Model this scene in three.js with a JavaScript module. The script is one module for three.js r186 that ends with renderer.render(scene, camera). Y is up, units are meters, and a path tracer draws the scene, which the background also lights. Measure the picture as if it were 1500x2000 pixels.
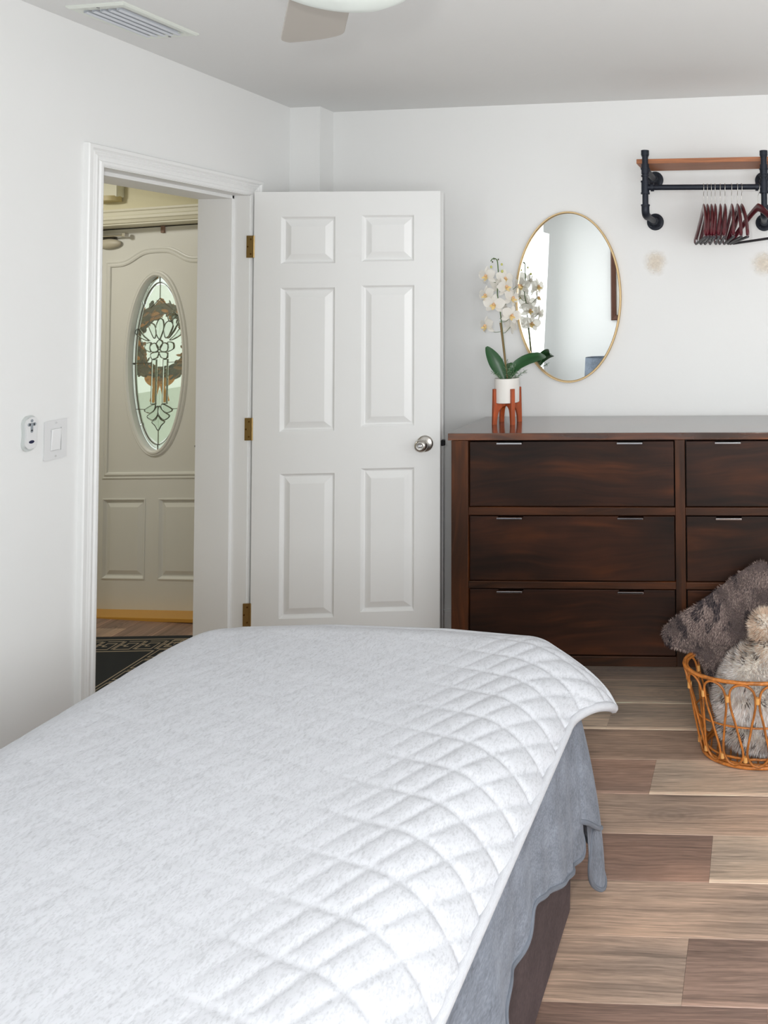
import * as THREE from 'three';
import { mergeGeometries, mergeVertices } from 'three/addons/utils/BufferGeometryUtils.js';
import { RoundedBoxGeometry } from 'three/addons/geometries/RoundedBoxGeometry.js';
import { MarchingCubes } from 'three/addons/objects/MarchingCubes.js';
import { MeshSurfaceSampler } from 'three/addons/math/MeshSurfaceSampler.js';
import { RectAreaLightUniformsLib } from 'three/addons/lights/RectAreaLightUniformsLib.js';

const V = (x, y, z) => new THREE.Vector3(x, y, z);
const scene = new THREE.Scene();

/* ---------------- camera, sky, light, exposure ---------------- */
const F = 1464.96, CX = 1415.31, CY = 526.64, EYE = 1.6125;
const fullH = 2 * CX / 0.75, fullW = 2 * CX;
const camera = new THREE.PerspectiveCamera(2 * Math.atan(fullH / 2 / F) * 180 / Math.PI, 0.75, 0.05, 60);
camera.setViewOffset(fullW, fullH, 0, fullH / 2 - CY, 1500, 2000);
camera.position.set(0, EYE, 0);
camera.quaternion.setFromRotationMatrix(new THREE.Matrix4().makeBasis(V(0.99879, -0.01199, -0.0478), V(0.01363, 0.99932, 0.03418), V(0.04735, -0.03479, 0.99827)));
scene.add(camera);

const renderer = new THREE.WebGLRenderer({ antialias: true });
renderer.toneMapping = THREE.LinearToneMapping;
renderer.toneMappingExposure = 1.06;
renderer.shadowMap.enabled = true;
RectAreaLightUniformsLib.init();
scene.background = new THREE.Color(0.98, 1.05, 0.99);

function areaLight(name, w, h, pos, look, color, intensity) {
  const l = new THREE.RectAreaLight(color, intensity, w, h);
  l.name = name; l.position.set(...pos); l.lookAt(...look); scene.add(l); return l;
}
const DAY = new THREE.Color(0.965, 0.985, 1.0);
areaLight('daylight_and_fill', 0.76, 1.3, [-1.965, 1.55, -0.2], [0, 1.45, -0.2], DAY, 2.1);       // in front of window_1's curtain
areaLight('daylight_and_fill', 1.3, 1.2, [0.55, 1.5, 0.43], [0.55, 1.5, -3], DAY, 5.5);  // fill added in front of the made-up window behind the camera
areaLight('daylight_and_fill', 1.3, 1.2, [1.385, 1.5, -1.2], [0, 1.4, -1.2], DAY, 1.3);         // fill added in front of made-up window_3's curtain         // window_2's light above is added fill too
const flash = new THREE.SpotLight(new THREE.Color(1, 0.99, 0.97), 3.4, 0, 1.1, 0.6, 2);       // the photographer's flash, beside the lens
flash.name = 'camera_flash'; flash.position.set(-0.075, 1.70, 0.04); flash.target.position.set(-1.2, 1.2, -3); flash.castShadow = true; flash.shadow.radius = 1.5;
scene.add(flash, flash.target);
const HALL_LIGHT = 7.2;

/* ---------------- helpers ---------------- */
let seed = 7;
const rnd = () => { seed = (seed + 0x6d2b79f5) | 0; let t = Math.imul(seed ^ (seed >>> 15), 1 | seed); t = (t + Math.imul(t ^ (t >>> 7), 61 | t)) ^ t; return ((t ^ (t >>> 14)) >>> 0) / 4294967296; };
const rr = (a, b) => a + (b - a) * rnd();
const clamp = (x, a = 0, b = 1) => Math.min(b, Math.max(a, x));
const ss = (a, b, x) => { const t = clamp((x - a) / (b - a)); return t * t * (3 - 2 * t); };
const lerp = (a, b, t) => a + (b - a) * t;
const hash = (x, y, s = 0) => { let h = Math.imul(x | 0, 374761393) + Math.imul(y | 0, 668265263) + Math.imul(s | 0, 1274126177); h = Math.imul(h ^ (h >>> 13), 1274126177); return ((h ^ (h >>> 16)) >>> 0) / 4294967296; };
const md = (x, p) => p ? ((x % p) + p) % p : x;
function vn(x, y, s = 0, px = 0, py = 0) {                 // value noise, optionally periodic
  const ix = Math.floor(x), iy = Math.floor(y); let fx = x - ix, fy = y - iy; fx = fx * fx * (3 - 2 * fx); fy = fy * fy * (3 - 2 * fy);
  const a = hash(md(ix, px), md(iy, py), s), b = hash(md(ix + 1, px), md(iy, py), s), c = hash(md(ix, px), md(iy + 1, py), s), d = hash(md(ix + 1, px), md(iy + 1, py), s);
  return lerp(lerp(a, b, fx), lerp(c, d, fx), fy);
}
const fbm = (x, y, s = 0, o = 4, px = 0, py = 0) => { let v = 0, a = 0.5, f = 1; for (let i = 0; i < o; i++) { v += a * vn(x * f, y * f, s + i, px * f, py * f); a *= 0.5; f *= 2; } return v / (1 - Math.pow(0.5, o)); };
function dataTex(w, h, fn, srgb = true) {
  const d = new Uint8Array(w * h * 4);
  for (let j = 0; j < h; j++) for (let i = 0; i < w; i++) { const c = fn(i / w, j / h); const k = (j * w + i) * 4; d[k] = clamp(c[0]) * 255; d[k + 1] = clamp(c[1]) * 255; d[k + 2] = clamp(c[2]) * 255; d[k + 3] = 255; }
  const t = new THREE.DataTexture(d, w, h); t.wrapS = t.wrapT = THREE.RepeatWrapping; t.magFilter = THREE.LinearFilter; t.minFilter = THREE.LinearMipmapLinearFilter; t.generateMipmaps = true;
  if (srgb) t.colorSpace = THREE.SRGBColorSpace; t.needsUpdate = true; return t;
}
const rgb = (r, g, b) => new THREE.Color().setStyle(`rgb(${r},${g},${b})`);
const M = (color, o = {}) => new THREE.MeshStandardMaterial({ color, roughness: 0.6, ...o });
const MP = (color, o = {}) => new THREE.MeshPhysicalMaterial({ color, roughness: 0.5, ...o });

const used = new Map();
function numbered(n) { const k = used.get(n) ?? 0; used.set(n, k + 1); return k ? `${n}_${String(k).padStart(3, '0')}` : n; }
function clean(g) { g = g.index ? g.toNonIndexed() : g; for (const k of Object.keys(g.attributes)) if (!['position', 'normal', 'uv'].includes(k)) g.deleteAttribute(k); if (!g.attributes.uv) g.setAttribute('uv', new THREE.BufferAttribute(new Float32Array(g.attributes.position.count * 2), 2)); g.morphAttributes = {}; return g; }
const merge = (gs) => Array.isArray(gs) ? (gs.length === 1 ? gs[0] : mergeGeometries(gs.map(clean))) : gs;
function obj(name, gs, mat, parent = scene, extra) {
  const m = new THREE.Mesh(merge(gs), mat); m.name = parent === scene ? numbered(name) : partName(parent, name); m.castShadow = m.receiveShadow = true; parent.add(m);
  if (extra) Object.assign(m.userData, extra); return m;
}
function partName(parent, n) { const k = parent.children.filter((c) => c.name === n || c.name.replace(/_\d{3}$/, '') === n).length; return k ? `${n}_${String(k).padStart(3, '0')}` : n; }
function thing(name, label, category, pos = [0, 0, 0], turn = 0, group) {
  const o = new THREE.Group(); o.name = numbered(name); o.position.set(...pos); o.rotation.y = turn; scene.add(o); tag(o, label, category, group); return o;
}
function tag(o, label, category, group, kind) { Object.assign(o.userData, { label, category }); if (group) o.userData.group = group; if (kind) o.userData.kind = kind; return o; }
function part(name, parent) { const g = new THREE.Group(); g.name = partName(parent, name); parent.add(g); return g; }
const box = (x0, x1, y0, y1, z0, z1) => { const g = new THREE.BoxGeometry(Math.abs(x1 - x0), Math.abs(y1 - y0), Math.abs(z1 - z0)); g.translate((x0 + x1) / 2, (y0 + y1) / 2, (z0 + z1) / 2); return g; };
const rbox = (x0, x1, y0, y1, z0, z1, r = 0.002, s = 2) => { const g = new RoundedBoxGeometry(Math.abs(x1 - x0), Math.abs(y1 - y0), Math.abs(z1 - z0), s, r); g.translate((x0 + x1) / 2, (y0 + y1) / 2, (z0 + z1) / 2); return g; };
const cyl = (r0, r1, h, n = 24, open = false) => new THREE.CylinderGeometry(r1, r0, h, n, 1, open);   // r0 bottom, r1 top
const tube = (pts, r, seg = 24, rad = 8, closed = false) => new THREE.TubeGeometry(new THREE.CatmullRomCurve3(pts, closed, 'catmullrom', 0.5), seg, r, rad, closed);
function rod(a, b, r, r2 = r, n = 16) { const d = b.clone().sub(a); const g = new THREE.CylinderGeometry(r2, r, d.length(), n); g.applyQuaternion(new THREE.Quaternion().setFromUnitVectors(V(0, 1, 0), d.clone().normalize())); g.translate((a.x + b.x) / 2, (a.y + b.y) / 2, (a.z + b.z) / 2); return g; }
function boxUV(g, long = 0, ou = 0, ov = 0) {              // uv in metres; u runs along axis `long`
  g = g.index ? g.toNonIndexed() : g; const p = g.attributes.position, n = g.attributes.normal, uv = new Float32Array(p.count * 2);
  for (let i = 0; i < p.count; i++) {
    const c = [p.getX(i), p.getY(i), p.getZ(i)], a = [Math.abs(n.getX(i)), Math.abs(n.getY(i)), Math.abs(n.getZ(i))], m = a.indexOf(Math.max(...a));
    const rest = [0, 1, 2].filter((k) => k !== m); const ua = rest.includes(long) ? long : rest[0], va = rest.find((k) => k !== ua);
    uv[2 * i] = c[ua] + ou; uv[2 * i + 1] = c[va] + ov + (m === long ? 0 : 0);
  }
  g.setAttribute('uv', new THREE.BufferAttribute(uv, 2)); return g;
}
function grid(nu, nv, fn, uvs = null, closeU = false) {     // surface of fn(u, v)
  const p = [], uv = [], id = [];
  for (let j = 0; j <= nv; j++) for (let i = 0; i <= nu; i++) { const q = fn(i / nu, j / nv); p.push(q.x, q.y, q.z); const w = uvs ? uvs(i / nu, j / nv) : [i / nu, j / nv]; uv.push(w[0], w[1]); }
  for (let j = 0; j < nv; j++) for (let i = 0; i < nu; i++) { const a = j * (nu + 1) + i, b = a + 1, c = a + nu + 1, d = c + 1; id.push(a, b, d, a, d, c); }
  const g = new THREE.BufferGeometry(); g.setAttribute('position', new THREE.Float32BufferAttribute(p, 3)); g.setAttribute('uv', new THREE.Float32BufferAttribute(uv, 2)); g.setIndex(id); g.computeVertexNormals(); return g;
}
function quads(list) {                                     // list of [a,b,c,d] corner arrays -> flat shaded
  const p = []; for (const [a, b, c, d] of list) p.push(...a, ...b, ...c, ...a, ...c, ...d);
  const g = new THREE.BufferGeometry(); g.setAttribute('position', new THREE.Float32BufferAttribute(p, 3)); g.computeVertexNormals(); g.setAttribute('uv', new THREE.BufferAttribute(new Float32Array(p.length / 3 * 2), 2)); return g;
}
const ring = (x0, y0, x1, y1, z) => [[x0, y0, z], [x1, y0, z], [x1, y1, z], [x0, y1, z]];
function panelGeo(x0, y0, x1, y1, prof) {                  // stepped panel facing +z: prof = [[inset, depth] ...]
  const rs = prof.map(([i, d]) => ring(x0 + i, y0 + i, x1 - i, y1 - i, d)), q = [];
  for (let k = 0; k + 1 < rs.length; k++) for (let s = 0; s < 4; s++) q.push([rs[k][s], rs[k][(s + 1) % 4], rs[k + 1][(s + 1) % 4], rs[k + 1][s]]);
  const l = rs.at(-1); q.push([l[0], l[1], l[2], l[3]]); return quads(q);
}
function sweepRing(pts, prof, normal, closed = true) {      // sweep a profile [[out, up]] along planar points (with mitred corners)
  const n = pts.length, rows = [];
  for (let i = 0; i < n; i++) {
    const a = pts[(i - 1 + n) % n], b = pts[i], c = pts[(i + 1) % n]; let d1 = b.clone().sub(a).normalize(), d2 = c.clone().sub(b).normalize();
    if (!closed && i === 0) d1 = d2.clone(); if (!closed && i === n - 1) d2 = d1.clone();
    const n1 = d1.clone().cross(normal), n2 = d2.clone().cross(normal), m = n1.clone().add(n2).normalize(), k = 1 / Math.max(0.3, m.dot(n1));
    rows.push(prof.map(([o, u]) => b.clone().addScaledVector(m, o * k).addScaledVector(normal, u)));
  }
  const q = [], cnt = closed ? n : n - 1;
  for (let i = 0; i < cnt; i++) for (let j = 0; j + 1 < prof.length; j++) { const A = rows[i], B = rows[(i + 1) % n]; q.push([A[j].toArray(), B[j].toArray(), B[j + 1].toArray(), A[j + 1].toArray()]); }
  return quads(q);
}
const structs = [];
function struct(name, gs, mat, label, category) { const m = obj(name, gs, mat); tag(m, label, category, null, 'structure'); structs.push(m); return m; }

/* ---------------- textures and materials ---------------- */
const wallBump = dataTex(512, 512, (u, v) => { const a = fbm(u * 24, v * 24, 3, 4, 24, 24); return [a, a, a]; }, false); wallBump.repeat.set(1.2, 1.2);
const matWall = M(new THREE.Color(0.86, 0.86, 0.85), { roughness: 0.85, bumpMap: wallBump, bumpScale: 0.0006 });
const matCeil = M(new THREE.Color(0.8, 0.8, 0.79), { roughness: 0.95, bumpMap: wallBump, bumpScale: 0.0007 });
const matTrim = M(new THREE.Color(0.88, 0.88, 0.87), { roughness: 0.35 });
const matDoor = M(new THREE.Color(0.86, 0.86, 0.85), { roughness: 0.38 });
const matHallWall = M(rgb(228, 222, 192), { roughness: 0.8, bumpMap: wallBump, bumpScale: 0.0015 });
const matHallTrim = M(rgb(228, 224, 204), { roughness: 0.45 });
const matFrontDoor = M(rgb(222, 221, 214), { roughness: 0.4 });
const matBrass = M(rgb(176, 148, 98), { metalness: 1, roughness: 0.38 });
const matGold = M(rgb(214, 186, 142), { metalness: 1, roughness: 0.36 });
const matNickel = M(rgb(190, 186, 180), { metalness: 1, roughness: 0.28 });
const matChrome = M(rgb(215, 215, 218), { metalness: 1, roughness: 0.18 });
const matPlastic = M(rgb(228, 228, 228), { roughness: 0.4 });

const plankTex = [];
{
  const tones = [[182, 160, 141], [148, 122, 108], [168, 144, 127], [138, 112, 99], [190, 168, 148], [154, 130, 114]];
  tones.forEach((t, k) => plankTex.push(dataTex(1024, 256, (u, v) => {
    const wx = fbm(u * 3, v * 2, 40 + k, 3) - 0.5, w = v + wx * 0.22;
    const g1 = fbm(u * 6, w * 24, 50 + k, 4), g2 = fbm(u * 30, w * 110, 60 + k, 3), cath = 0.5 + 0.5 * Math.sin((w * 15 + 3.2 * fbm(u * 2.4, w * 2.6, 66 + k, 3)) * 6.28), blot = fbm(u * 3.2, v * 2.2, 70 + k, 3);
    const kx = 0.28 + 0.45 * hash(k, 5), ky = 0.55, dd = Math.hypot((u - kx) * 8, (v - ky) * 2.1), knot = Math.exp(-dd * dd * 3) * (0.5 + 0.5 * Math.sin(dd * 34)) * (k % 2 ? 1 : 0.25);
    let d = 0.12 + (g1 - 0.5) * 0.26 + (g2 - 0.5) * 0.34 + (cath - 0.5) * 0.07 + (blot - 0.5) * 0.3 - knot * 0.22;
    const dark = ss(0.6, 0.78, fbm(u * 2.2, w * 11, 90 + k, 3)) * 0.12; d -= dark;
    const cream = ss(0.9, 0.955, v + (fbm(u * 5, 0, 30 + k, 2) - 0.5) * 0.05) * (k === 0 || k === 1 || k === 4 ? 0.24 : 0.1);
    const f = 1 + d + cream, pink = (blot - 0.5) * 0.05;
    return [t[0] / 255 * f * (1 + pink), t[1] / 255 * f, t[2] / 255 * f * (1 - pink)];
  })));
}
const matPlank = plankTex.map((t) => M(0xffffff, { map: t, roughness: 0.42, bumpMap: t, bumpScale: 0.0004 }));
const darkTex = [0, 1].map((k) => dataTex(1024, 512, (u, v) => {
  const w = v + (fbm(u * 3, v * 3, 11 + k, 3, 3, 3) - 0.5) * 0.15, g = fbm(u * 6, w * 60, 21 + k, 4, 6, 60), b = fbm(u * 4, v * 4, 31 + k, 3, 4, 4), fl = ss(0.5, 0.85, fbm(u * 4, w * 9, 41 + k, 4, 4, 9)) * (0.6 + 0.4 * g);
  const f = 0.62 + 0.55 * (g - 0.3) + 0.9 * (b - 0.42);
  return k ? [(0.31 * f + 0.24 * fl) , (0.17 * f + 0.12 * fl), (0.085 * f + 0.02 * fl)] : [(0.195 * f + 0.13 * fl), (0.105 * f + 0.064 * fl), (0.062 * f + 0.014 * fl)];
}));
const matDark = MP(0xffffff, { map: darkTex[0], roughness: 0.5, specularIntensity: 0.6, clearcoat: 0.04, clearcoatRoughness: 0.3 });
const matDarkFrame = MP(0xffffff, { map: darkTex[1], roughness: 0.48, specularIntensity: 0.7, clearcoat: 0.08, clearcoatRoughness: 0.3 });
const matDarkTop = MP(0xffffff, { map: darkTex[1], roughness: 0.24, clearcoat: 1, clearcoatRoughness: 0.12 });
const pineTex = dataTex(512, 256, (u, v) => { const w = v + (fbm(u * 2, v * 2, 5, 2, 2, 2) - 0.5) * 0.12, g = fbm(u * 3, w * 30, 6, 4, 3, 30), s = ss(0.55, 0.75, g) * 0.2; const f = 0.8 + 0.5 * (g - 0.4) - s; return [0.78 * f, 0.49 * f, 0.31 * f]; }); pineTex.repeat.set(2.5, 5);
const matPine = M(0xffffff, { map: pineTex, roughness: 0.5 });
const standTex = dataTex(256, 256, (u, v) => { const g = fbm(u * 4, v * 30, 8, 3, 4, 30), f = 0.85 + 0.4 * (g - 0.5); return [0.76 * f, 0.33 * f, 0.11 * f]; }); standTex.repeat.set(6, 6);
const matStand = M(0xffffff, { map: standTex, roughness: 0.42 });
const heather = dataTex(1024, 1024, (u, v) => {
  const x = u * 34 + v * 20, y = v * 60 - u * 24;
  const a = fbm(u * 64 + fbm(u * 8, v * 8, 2, 2, 8, 8) * 2, v * 34, 12, 4, 64, 34), b = fbm(u * 128, v * 80, 15, 3, 128, 80), c = fbm(u * 6, v * 6, 18, 3, 6, 6);
  const s = ss(0.5, 0.78, a) * 0.042 + ss(0.5, 0.75, b) * 0.05; const f = 0.94 - s + (c - 0.5) * 0.02; return [f, f * 1.003, f * 1.012];
}); heather.repeat.set(1 / 0.3, 1 / 0.3);
const matQuilt = MP(new THREE.Color(0.71, 0.715, 0.74), { map: heather, roughness: 0.92, sheen: 0.12, sheenRoughness: 0.6, bumpMap: heather, bumpScale: 0.0006, side: THREE.DoubleSide });
const plush = dataTex(512, 512, (u, v) => { const a = fbm(u * 7, v * 9, 22, 4, 7, 9), b = fbm(u * 90, v * 90, 24, 2, 90, 90); const f = 0.88 + (a - 0.5) * 0.26 + (b - 0.5) * 0.22; return [f, f, f]; }); plush.repeat.set(2.2, 2.2);
const matBlanket = MP(rgb(150, 157, 170), { map: plush, roughness: 0.95, sheen: 0.6, sheenRoughness: 0.5, sheenColor: rgb(200, 206, 218), bumpMap: plush, bumpScale: 0.002, side: THREE.DoubleSide });
const matBase = MP(rgb(92, 78, 80), { map: plush, roughness: 0.9, sheen: 0.4, sheenRoughness: 0.5, sheenColor: rgb(150, 130, 130) });
const matIron = M(rgb(24, 30, 42), { roughness: 0.5, metalness: 0.3 });
const rattanTex = dataTex(256, 64, (u, v) => { const g = fbm(u * 10, v * 4, 9, 3, 10, 4), f = 0.75 + 0.55 * (g - 0.3); return [0.86 * f, 0.53 * f, 0.24 * f]; });
const matRattan = M(0xffffff, { map: rattanTex, roughness: 0.42 });
const matBinding = M(rgb(240, 178, 104), { roughness: 0.5 });

/* ---------------- room shell ---------------- */
const A = -2.081, WT = 0.207, HX = A - WT, FAR = -3.32, NEAR = 0.55, RX = 1.5, Z2 = -2.2674, Z3 = -2.957, YI = 2.0474, CEIL = 2.4726, CS = 0.0157;
struct('wall_left', [
  box(HX, A, 0, 2.62, Z2, -0.6), box(HX, A, YI, 2.62, Z3, Z2), box(HX, A, 0, 2.62, -4.05, Z3), box(HX, A, 0, 0.85, -0.6, 0.2), box(HX, A, 2.3, 2.62, -0.6, 0.2), box(HX, A, 0, 2.62, 0.2, NEAR + 0.12),
].map((g) => boxUV(g)), matWall, 'white painted wall on the left with the bedroom doorway in it', 'wall');
const wallFar = struct('wall_far', boxUV(box(A, RX + 0.12, 0, 2.62, FAR - 0.12, FAR)), matWall, 'white painted wall behind the dresser, mirror and pipe shelf', 'wall');
struct('wall_near', [box(A, -0.15, 0, 2.62, NEAR, NEAR + 0.12), box(1.25, RX + 0.12, 0, 2.62, NEAR, NEAR + 0.12), box(-0.15, 1.25, 0, 0.85, NEAR, NEAR + 0.12), box(-0.15, 1.25, 2.15, 2.62, NEAR, NEAR + 0.12)].map((g) => boxUV(g)), matWall, 'white painted wall seen only in the oval mirror', 'wall');
struct('wall_right', [box(RX, RX + 0.12, 0, 2.62, FAR, -1.9), box(RX, RX + 0.12, 0, 0.85, -1.9, -0.5), box(RX, RX + 0.12, 2.15, 2.62, -1.9, -0.5), box(RX, RX + 0.12, 0, 2.62, -0.5, NEAR)].map((g) => boxUV(g)), matWall, 'white painted wall to the right of the frame', 'wall');
{
  const g = boxUV(box(0, 4.2, 0, 0.12, FAR - 0.12, NEAR + 0.12)); const c = struct('ceiling', g, matCeil, 'matte white bedroom ceiling with an air vent and a fan', 'ceiling');
  c.position.set(A - 0.1, CEIL - CS * 0.1, 0); c.rotation.z = Math.atan(CS);
}
struct('wall_pillar', boxUV(box(A, -1.943, 0, 2.48, FAR, -3.217)), matWall, 'narrow white boxed-in pillar in the corner behind the door', 'pillar');
struct('baseboard_far', [rbox(-1.943, RX, 0, 0.235, FAR, FAR + 0.012, 0.003)], matTrim, 'tall white baseboard along the wall behind the dresser', 'baseboard');

// wall patches: two uneven beige filler spots under the shelf
{
  const patchTex = (s) => { const c = document.createElement('canvas'); c.width = c.height = 256; const d = c.getContext('2d').createImageData(256, 256); const N = 256;
    for (let j = 0; j < N; j++) for (let i = 0; i < N; i++) { const u = i / N - 0.5, v = j / N - 0.5, r = Math.hypot(u, v), n = fbm(i / 40, j / 40, s, 4); const e = ss(0.5, 0.05, r + (n - 0.5) * 0.16); const sp = hash(i >> 2, j >> 2, s + 9) > 0.993 && r < 0.4 ? 1 : 0; const k = (j * N + i) * 4;
      const t = fbm(i / 22, j / 22, s + 3, 3); d.data[k] = lerp(243, 190, sp) + (t - 0.5) * 16; d.data[k + 1] = lerp(230, 160, sp) + (t - 0.5) * 22; d.data[k + 2] = lerp(212, 130, sp) + (t - 0.5) * 28; d.data[k + 3] = 255 * clamp(e * (0.45 + 0.5 * t) + sp * 0.3); }
    const x = c.getContext('2d'); x.putImageData(d, 0, 0); const t = new THREE.CanvasTexture(c); t.colorSpace = THREE.SRGBColorSpace; return t; };
  for (const [x, y, w, h, s] of [[-0.466, 1.764, 0.125, 0.13, 3], [0.025, 1.752, 0.16, 0.13, 17]]) {
    const g = new THREE.CircleGeometry(0.5, 40); g.scale(w, h, 1); g.translate(x, y, FAR + 0.0008);
    obj('plaster_patch', g, M(0xffffff, { map: patchTex(s), transparent: true, roughness: 0.9 }), wallFar, { label: s === 3 ? 'small beige plaster patch with specks' : 'larger tan plaster patch' });
  }
}

// floors of separate planks
function plankGeo(len, wid) { const h = 0.012, b = 0.0012; const s = new THREE.Shape(); s.moveTo(-wid / 2, 0); s.lineTo(wid / 2, 0); s.lineTo(wid / 2, h - b); s.lineTo(wid / 2 - b, h); s.lineTo(-wid / 2 + b, h); s.lineTo(-wid / 2, h - b); s.closePath();
  const g = new THREE.ExtrudeGeometry(s, { depth: len, bevelEnabled: false }); g.translate(0, -h, -len / 2); g.rotateY(Math.PI / 2); const p = g.attributes.position, uv = new Float32Array(p.count * 2); for (let i = 0; i < p.count; i++) { uv[2 * i] = p.getX(i) / 1.25 + 0.5; uv[2 * i + 1] = p.getZ(i) / wid + 0.5; } g.setAttribute('uv', new THREE.BufferAttribute(uv, 2)); return g; }
const planks = new Map();
function plank(parent, x0, x1, z0, z1, along, variant) {
  const len = (along === 'x' ? x1 - x0 : z1 - z0) - 0.0006, wid = 0.18 - 0.0006, key = len.toFixed(4); if (!planks.has(key)) planks.set(key, plankGeo(len, wid));
  const m = obj('plank', planks.get(key), matPlank[variant], parent); m.position.set((x0 + x1) / 2, 0, (z0 + z1) / 2); m.rotation.y = (along === 'x' ? 0 : Math.PI / 2) + (rnd() < 0 ? Math.PI : 0);
}
const floor = struct('floor', boxUV(box(A - 0.1, RX + 0.12, -0.1, -0.012, FAR - 0.1, NEAR + 0.12)), M(rgb(90, 76, 64)), 'wood-look plank floor of the bedroom in greyed brown tones', 'floor');
{
  // rows of 18 cm planks; the joints and tones of the rows in view follow the photograph
  const seams = { '-1': [0.35, [2, 4]], 0: [0.62, [4, 0]], 1: [0.5, [1, 5]], 2: [-0.384, [0, 1]], 3: [0.55, [5, 2]], 4: [-0.164, [0, 3]], 5: [-1.1, [2, 4]], 6: [-0.202, [1, 2]] };
  for (let i = -3; i < 19; i++) {
    const z0 = -2.8355 + (i - 1) * 0.18 - 0 * 0.18, za = Math.max(z0, FAR), zb = z0 + 0.18; if (zb < FAR + 0.02 || z0 > NEAR) continue;
    const [j, tones] = seams[i] ?? [rr(-1, 0.2), [i & 3, (i + 2) % 6 < 0 ? 1 : Math.abs(i + 2) % 6]];
    let k = 0; for (let x = j - 1.22 * 3; x < RX; x += 1.22, k++) { const a = Math.max(x, A), b = Math.min(x + 1.22, RX); if (b - a < 0.03) continue; plank(floor, a, b, z0, zb, 'x', tones[(k + 1) % 2]); }
  }
}
const hallFloor = struct('floor_hall', boxUV(box(-4.6, A - 0.1, -0.1, -0.012, -4.1, -0.9)), M(rgb(90, 76, 64)), 'wood-look plank floor of the entrance hall', 'floor');
for (let i = 0; i < 14; i++) { const x1 = A - i * 0.18, x0 = x1 - 0.18; if (x0 < -4.6) break; let k = i; for (let z = -4.05 + (i * 0.47) % 1.2 - 1.22; z < -0.9; z += 1.22, k++) { const a = Math.max(z, -4.05), b = Math.min(z + 1.22, -0.9); if (b - a < 0.03) continue; plank(hallFloor, x0, x1, a, b, 'z', [3, 2, 1, 5][(k * 7 + i) % 4]); } }

// hall shell
struct('ceiling_hall', boxUV(box(-4.6, HX, 2.47, 2.59, -4.2, -0.9)), matHallWall, 'cream ceiling of the entrance hall beyond the doorway', 'ceiling');
struct('wall_hall_left', boxUV(box(-4.72, -4.6, 0, 2.6, -4.2, -0.9)), matHallWall, 'cream wall closing the entrance hall', 'wall');
struct('wall_hall_near', boxUV(box(-4.72, HX, 0, 2.6, -0.9, -0.78)), matHallWall, 'cream wall at the near end of the entrance hall', 'wall');
const FD = { x: -3.1879, z: -3.8196, y: -0.0085, phi: -0.1028, rho: 0.0313, tau: -0.0305 };
const fdFrame = (() => {
  const { phi, rho, tau } = FD, at = (s, t, n) => { const a = s * Math.cos(rho) - t * Math.sin(rho), b = s * Math.sin(rho) + t * Math.cos(rho), b2 = b * Math.cos(tau) - n * Math.sin(tau), n2 = b * Math.sin(tau) + n * Math.cos(tau); return V(a * Math.cos(phi) + n2 * Math.sin(phi), b2, -a * Math.sin(phi) + n2 * Math.cos(phi)); };
  return new THREE.Matrix4().makeBasis(at(1, 0, 0), at(0, 1, 0), at(0, 0, 1)).setPosition(FD.x, FD.y, FD.z);
})();
const place = (o) => { o.applyMatrix4(fdFrame); return o; };
place(struct('wall_front', [box(-1.75, -0.47, -0.1, 2.75, -0.12, 0.1), box(0.47, 1.2, -0.1, 2.75, -0.12, 0.1), box(-0.47, 0.47, 2.055, 2.75, -0.12, 0.1)].map((g) => boxUV(g)), matHallWall, 'cream wall of the hall around and above the front door', 'wall'));
{
  const prof = [[0, 0], [0, 0.008], [0.014, 0.012], [0.02, 0.018], [0.034, 0.018], [0.04, 0.013], [0.056, 0.014], [0.062, 0.02], [0.072, 0.02], [0.075, 0]];
  const t = sweepRing([V(0.45, -0.02, 0.1), V(0.45, 2.045, 0.1), V(-0.45, 2.045, 0.1), V(-0.45, -0.02, 0.1)], prof, V(0, 0, 1), false);
  place(struct('trim_2', [t, box(-0.47, 0.45 - 0.9, 0, 2.045, -0.05, 0.1), box(0.45, 0.47, 0, 2.045, -0.05, 0.1), box(-0.47, 0.47, 2.036, 2.056, -0.05, 0.1)], matHallTrim, 'ridged cream casing around the front door', 'door casing'));
  place(struct('threshold', [rbox(-0.46, 0.46, 0.0, 0.02, -0.05, 0.1, 0.003)], M(rgb(206, 152, 66), { roughness: 0.35 }), 'honey-coloured wooden threshold under the front door', 'threshold'));
}

// bedroom doorway: jamb, stop, casing
{
  const jb = 0.018;
  struct('doorway_jamb', [box(HX - 0.004, A + 0.004, 0, YI + jb, Z2 - 0.003, Z2 + 0.002), box(HX - 0.004, A + 0.004, 0, YI, Z3 - 0.004, Z3 + 0.003), box(HX - 0.004, A + 0.004, YI - 0.003, YI + 0.003, Z3, Z2),
    rbox(HX + 0.0, A - 0.062, 0, YI, Z3, Z3 + 0.014, 0.002), rbox(HX, A - 0.062, 0, YI, Z2 - 0.014, Z2, 0.002), rbox(HX, A - 0.062, YI - 0.016, YI, Z3, Z2, 0.002)], matTrim, 'white door jamb and stop lining the bedroom doorway', 'door jamb');
  const prof = [[0, 0], [0, 0.009], [0.005, 0.012], [0.012, 0.012], [0.016, 0.008], [0.022, 0.0105], [0.028, 0.0135], [0.033, 0.0105], [0.038, 0.0145], [0.044, 0.0115], [0.05, 0.019], [0.06, 0.019], [0.063, 0.016], [0.063, 0]];
  const pts = [V(A, 0, Z3), V(A, YI, Z3), V(A, YI, Z2), V(A, 0, Z2)];
  struct('trim_1', sweepRing(pts, prof, V(1, 0, 0), false), matTrim, 'fluted white casing around the bedroom doorway', 'door casing');
}

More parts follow.
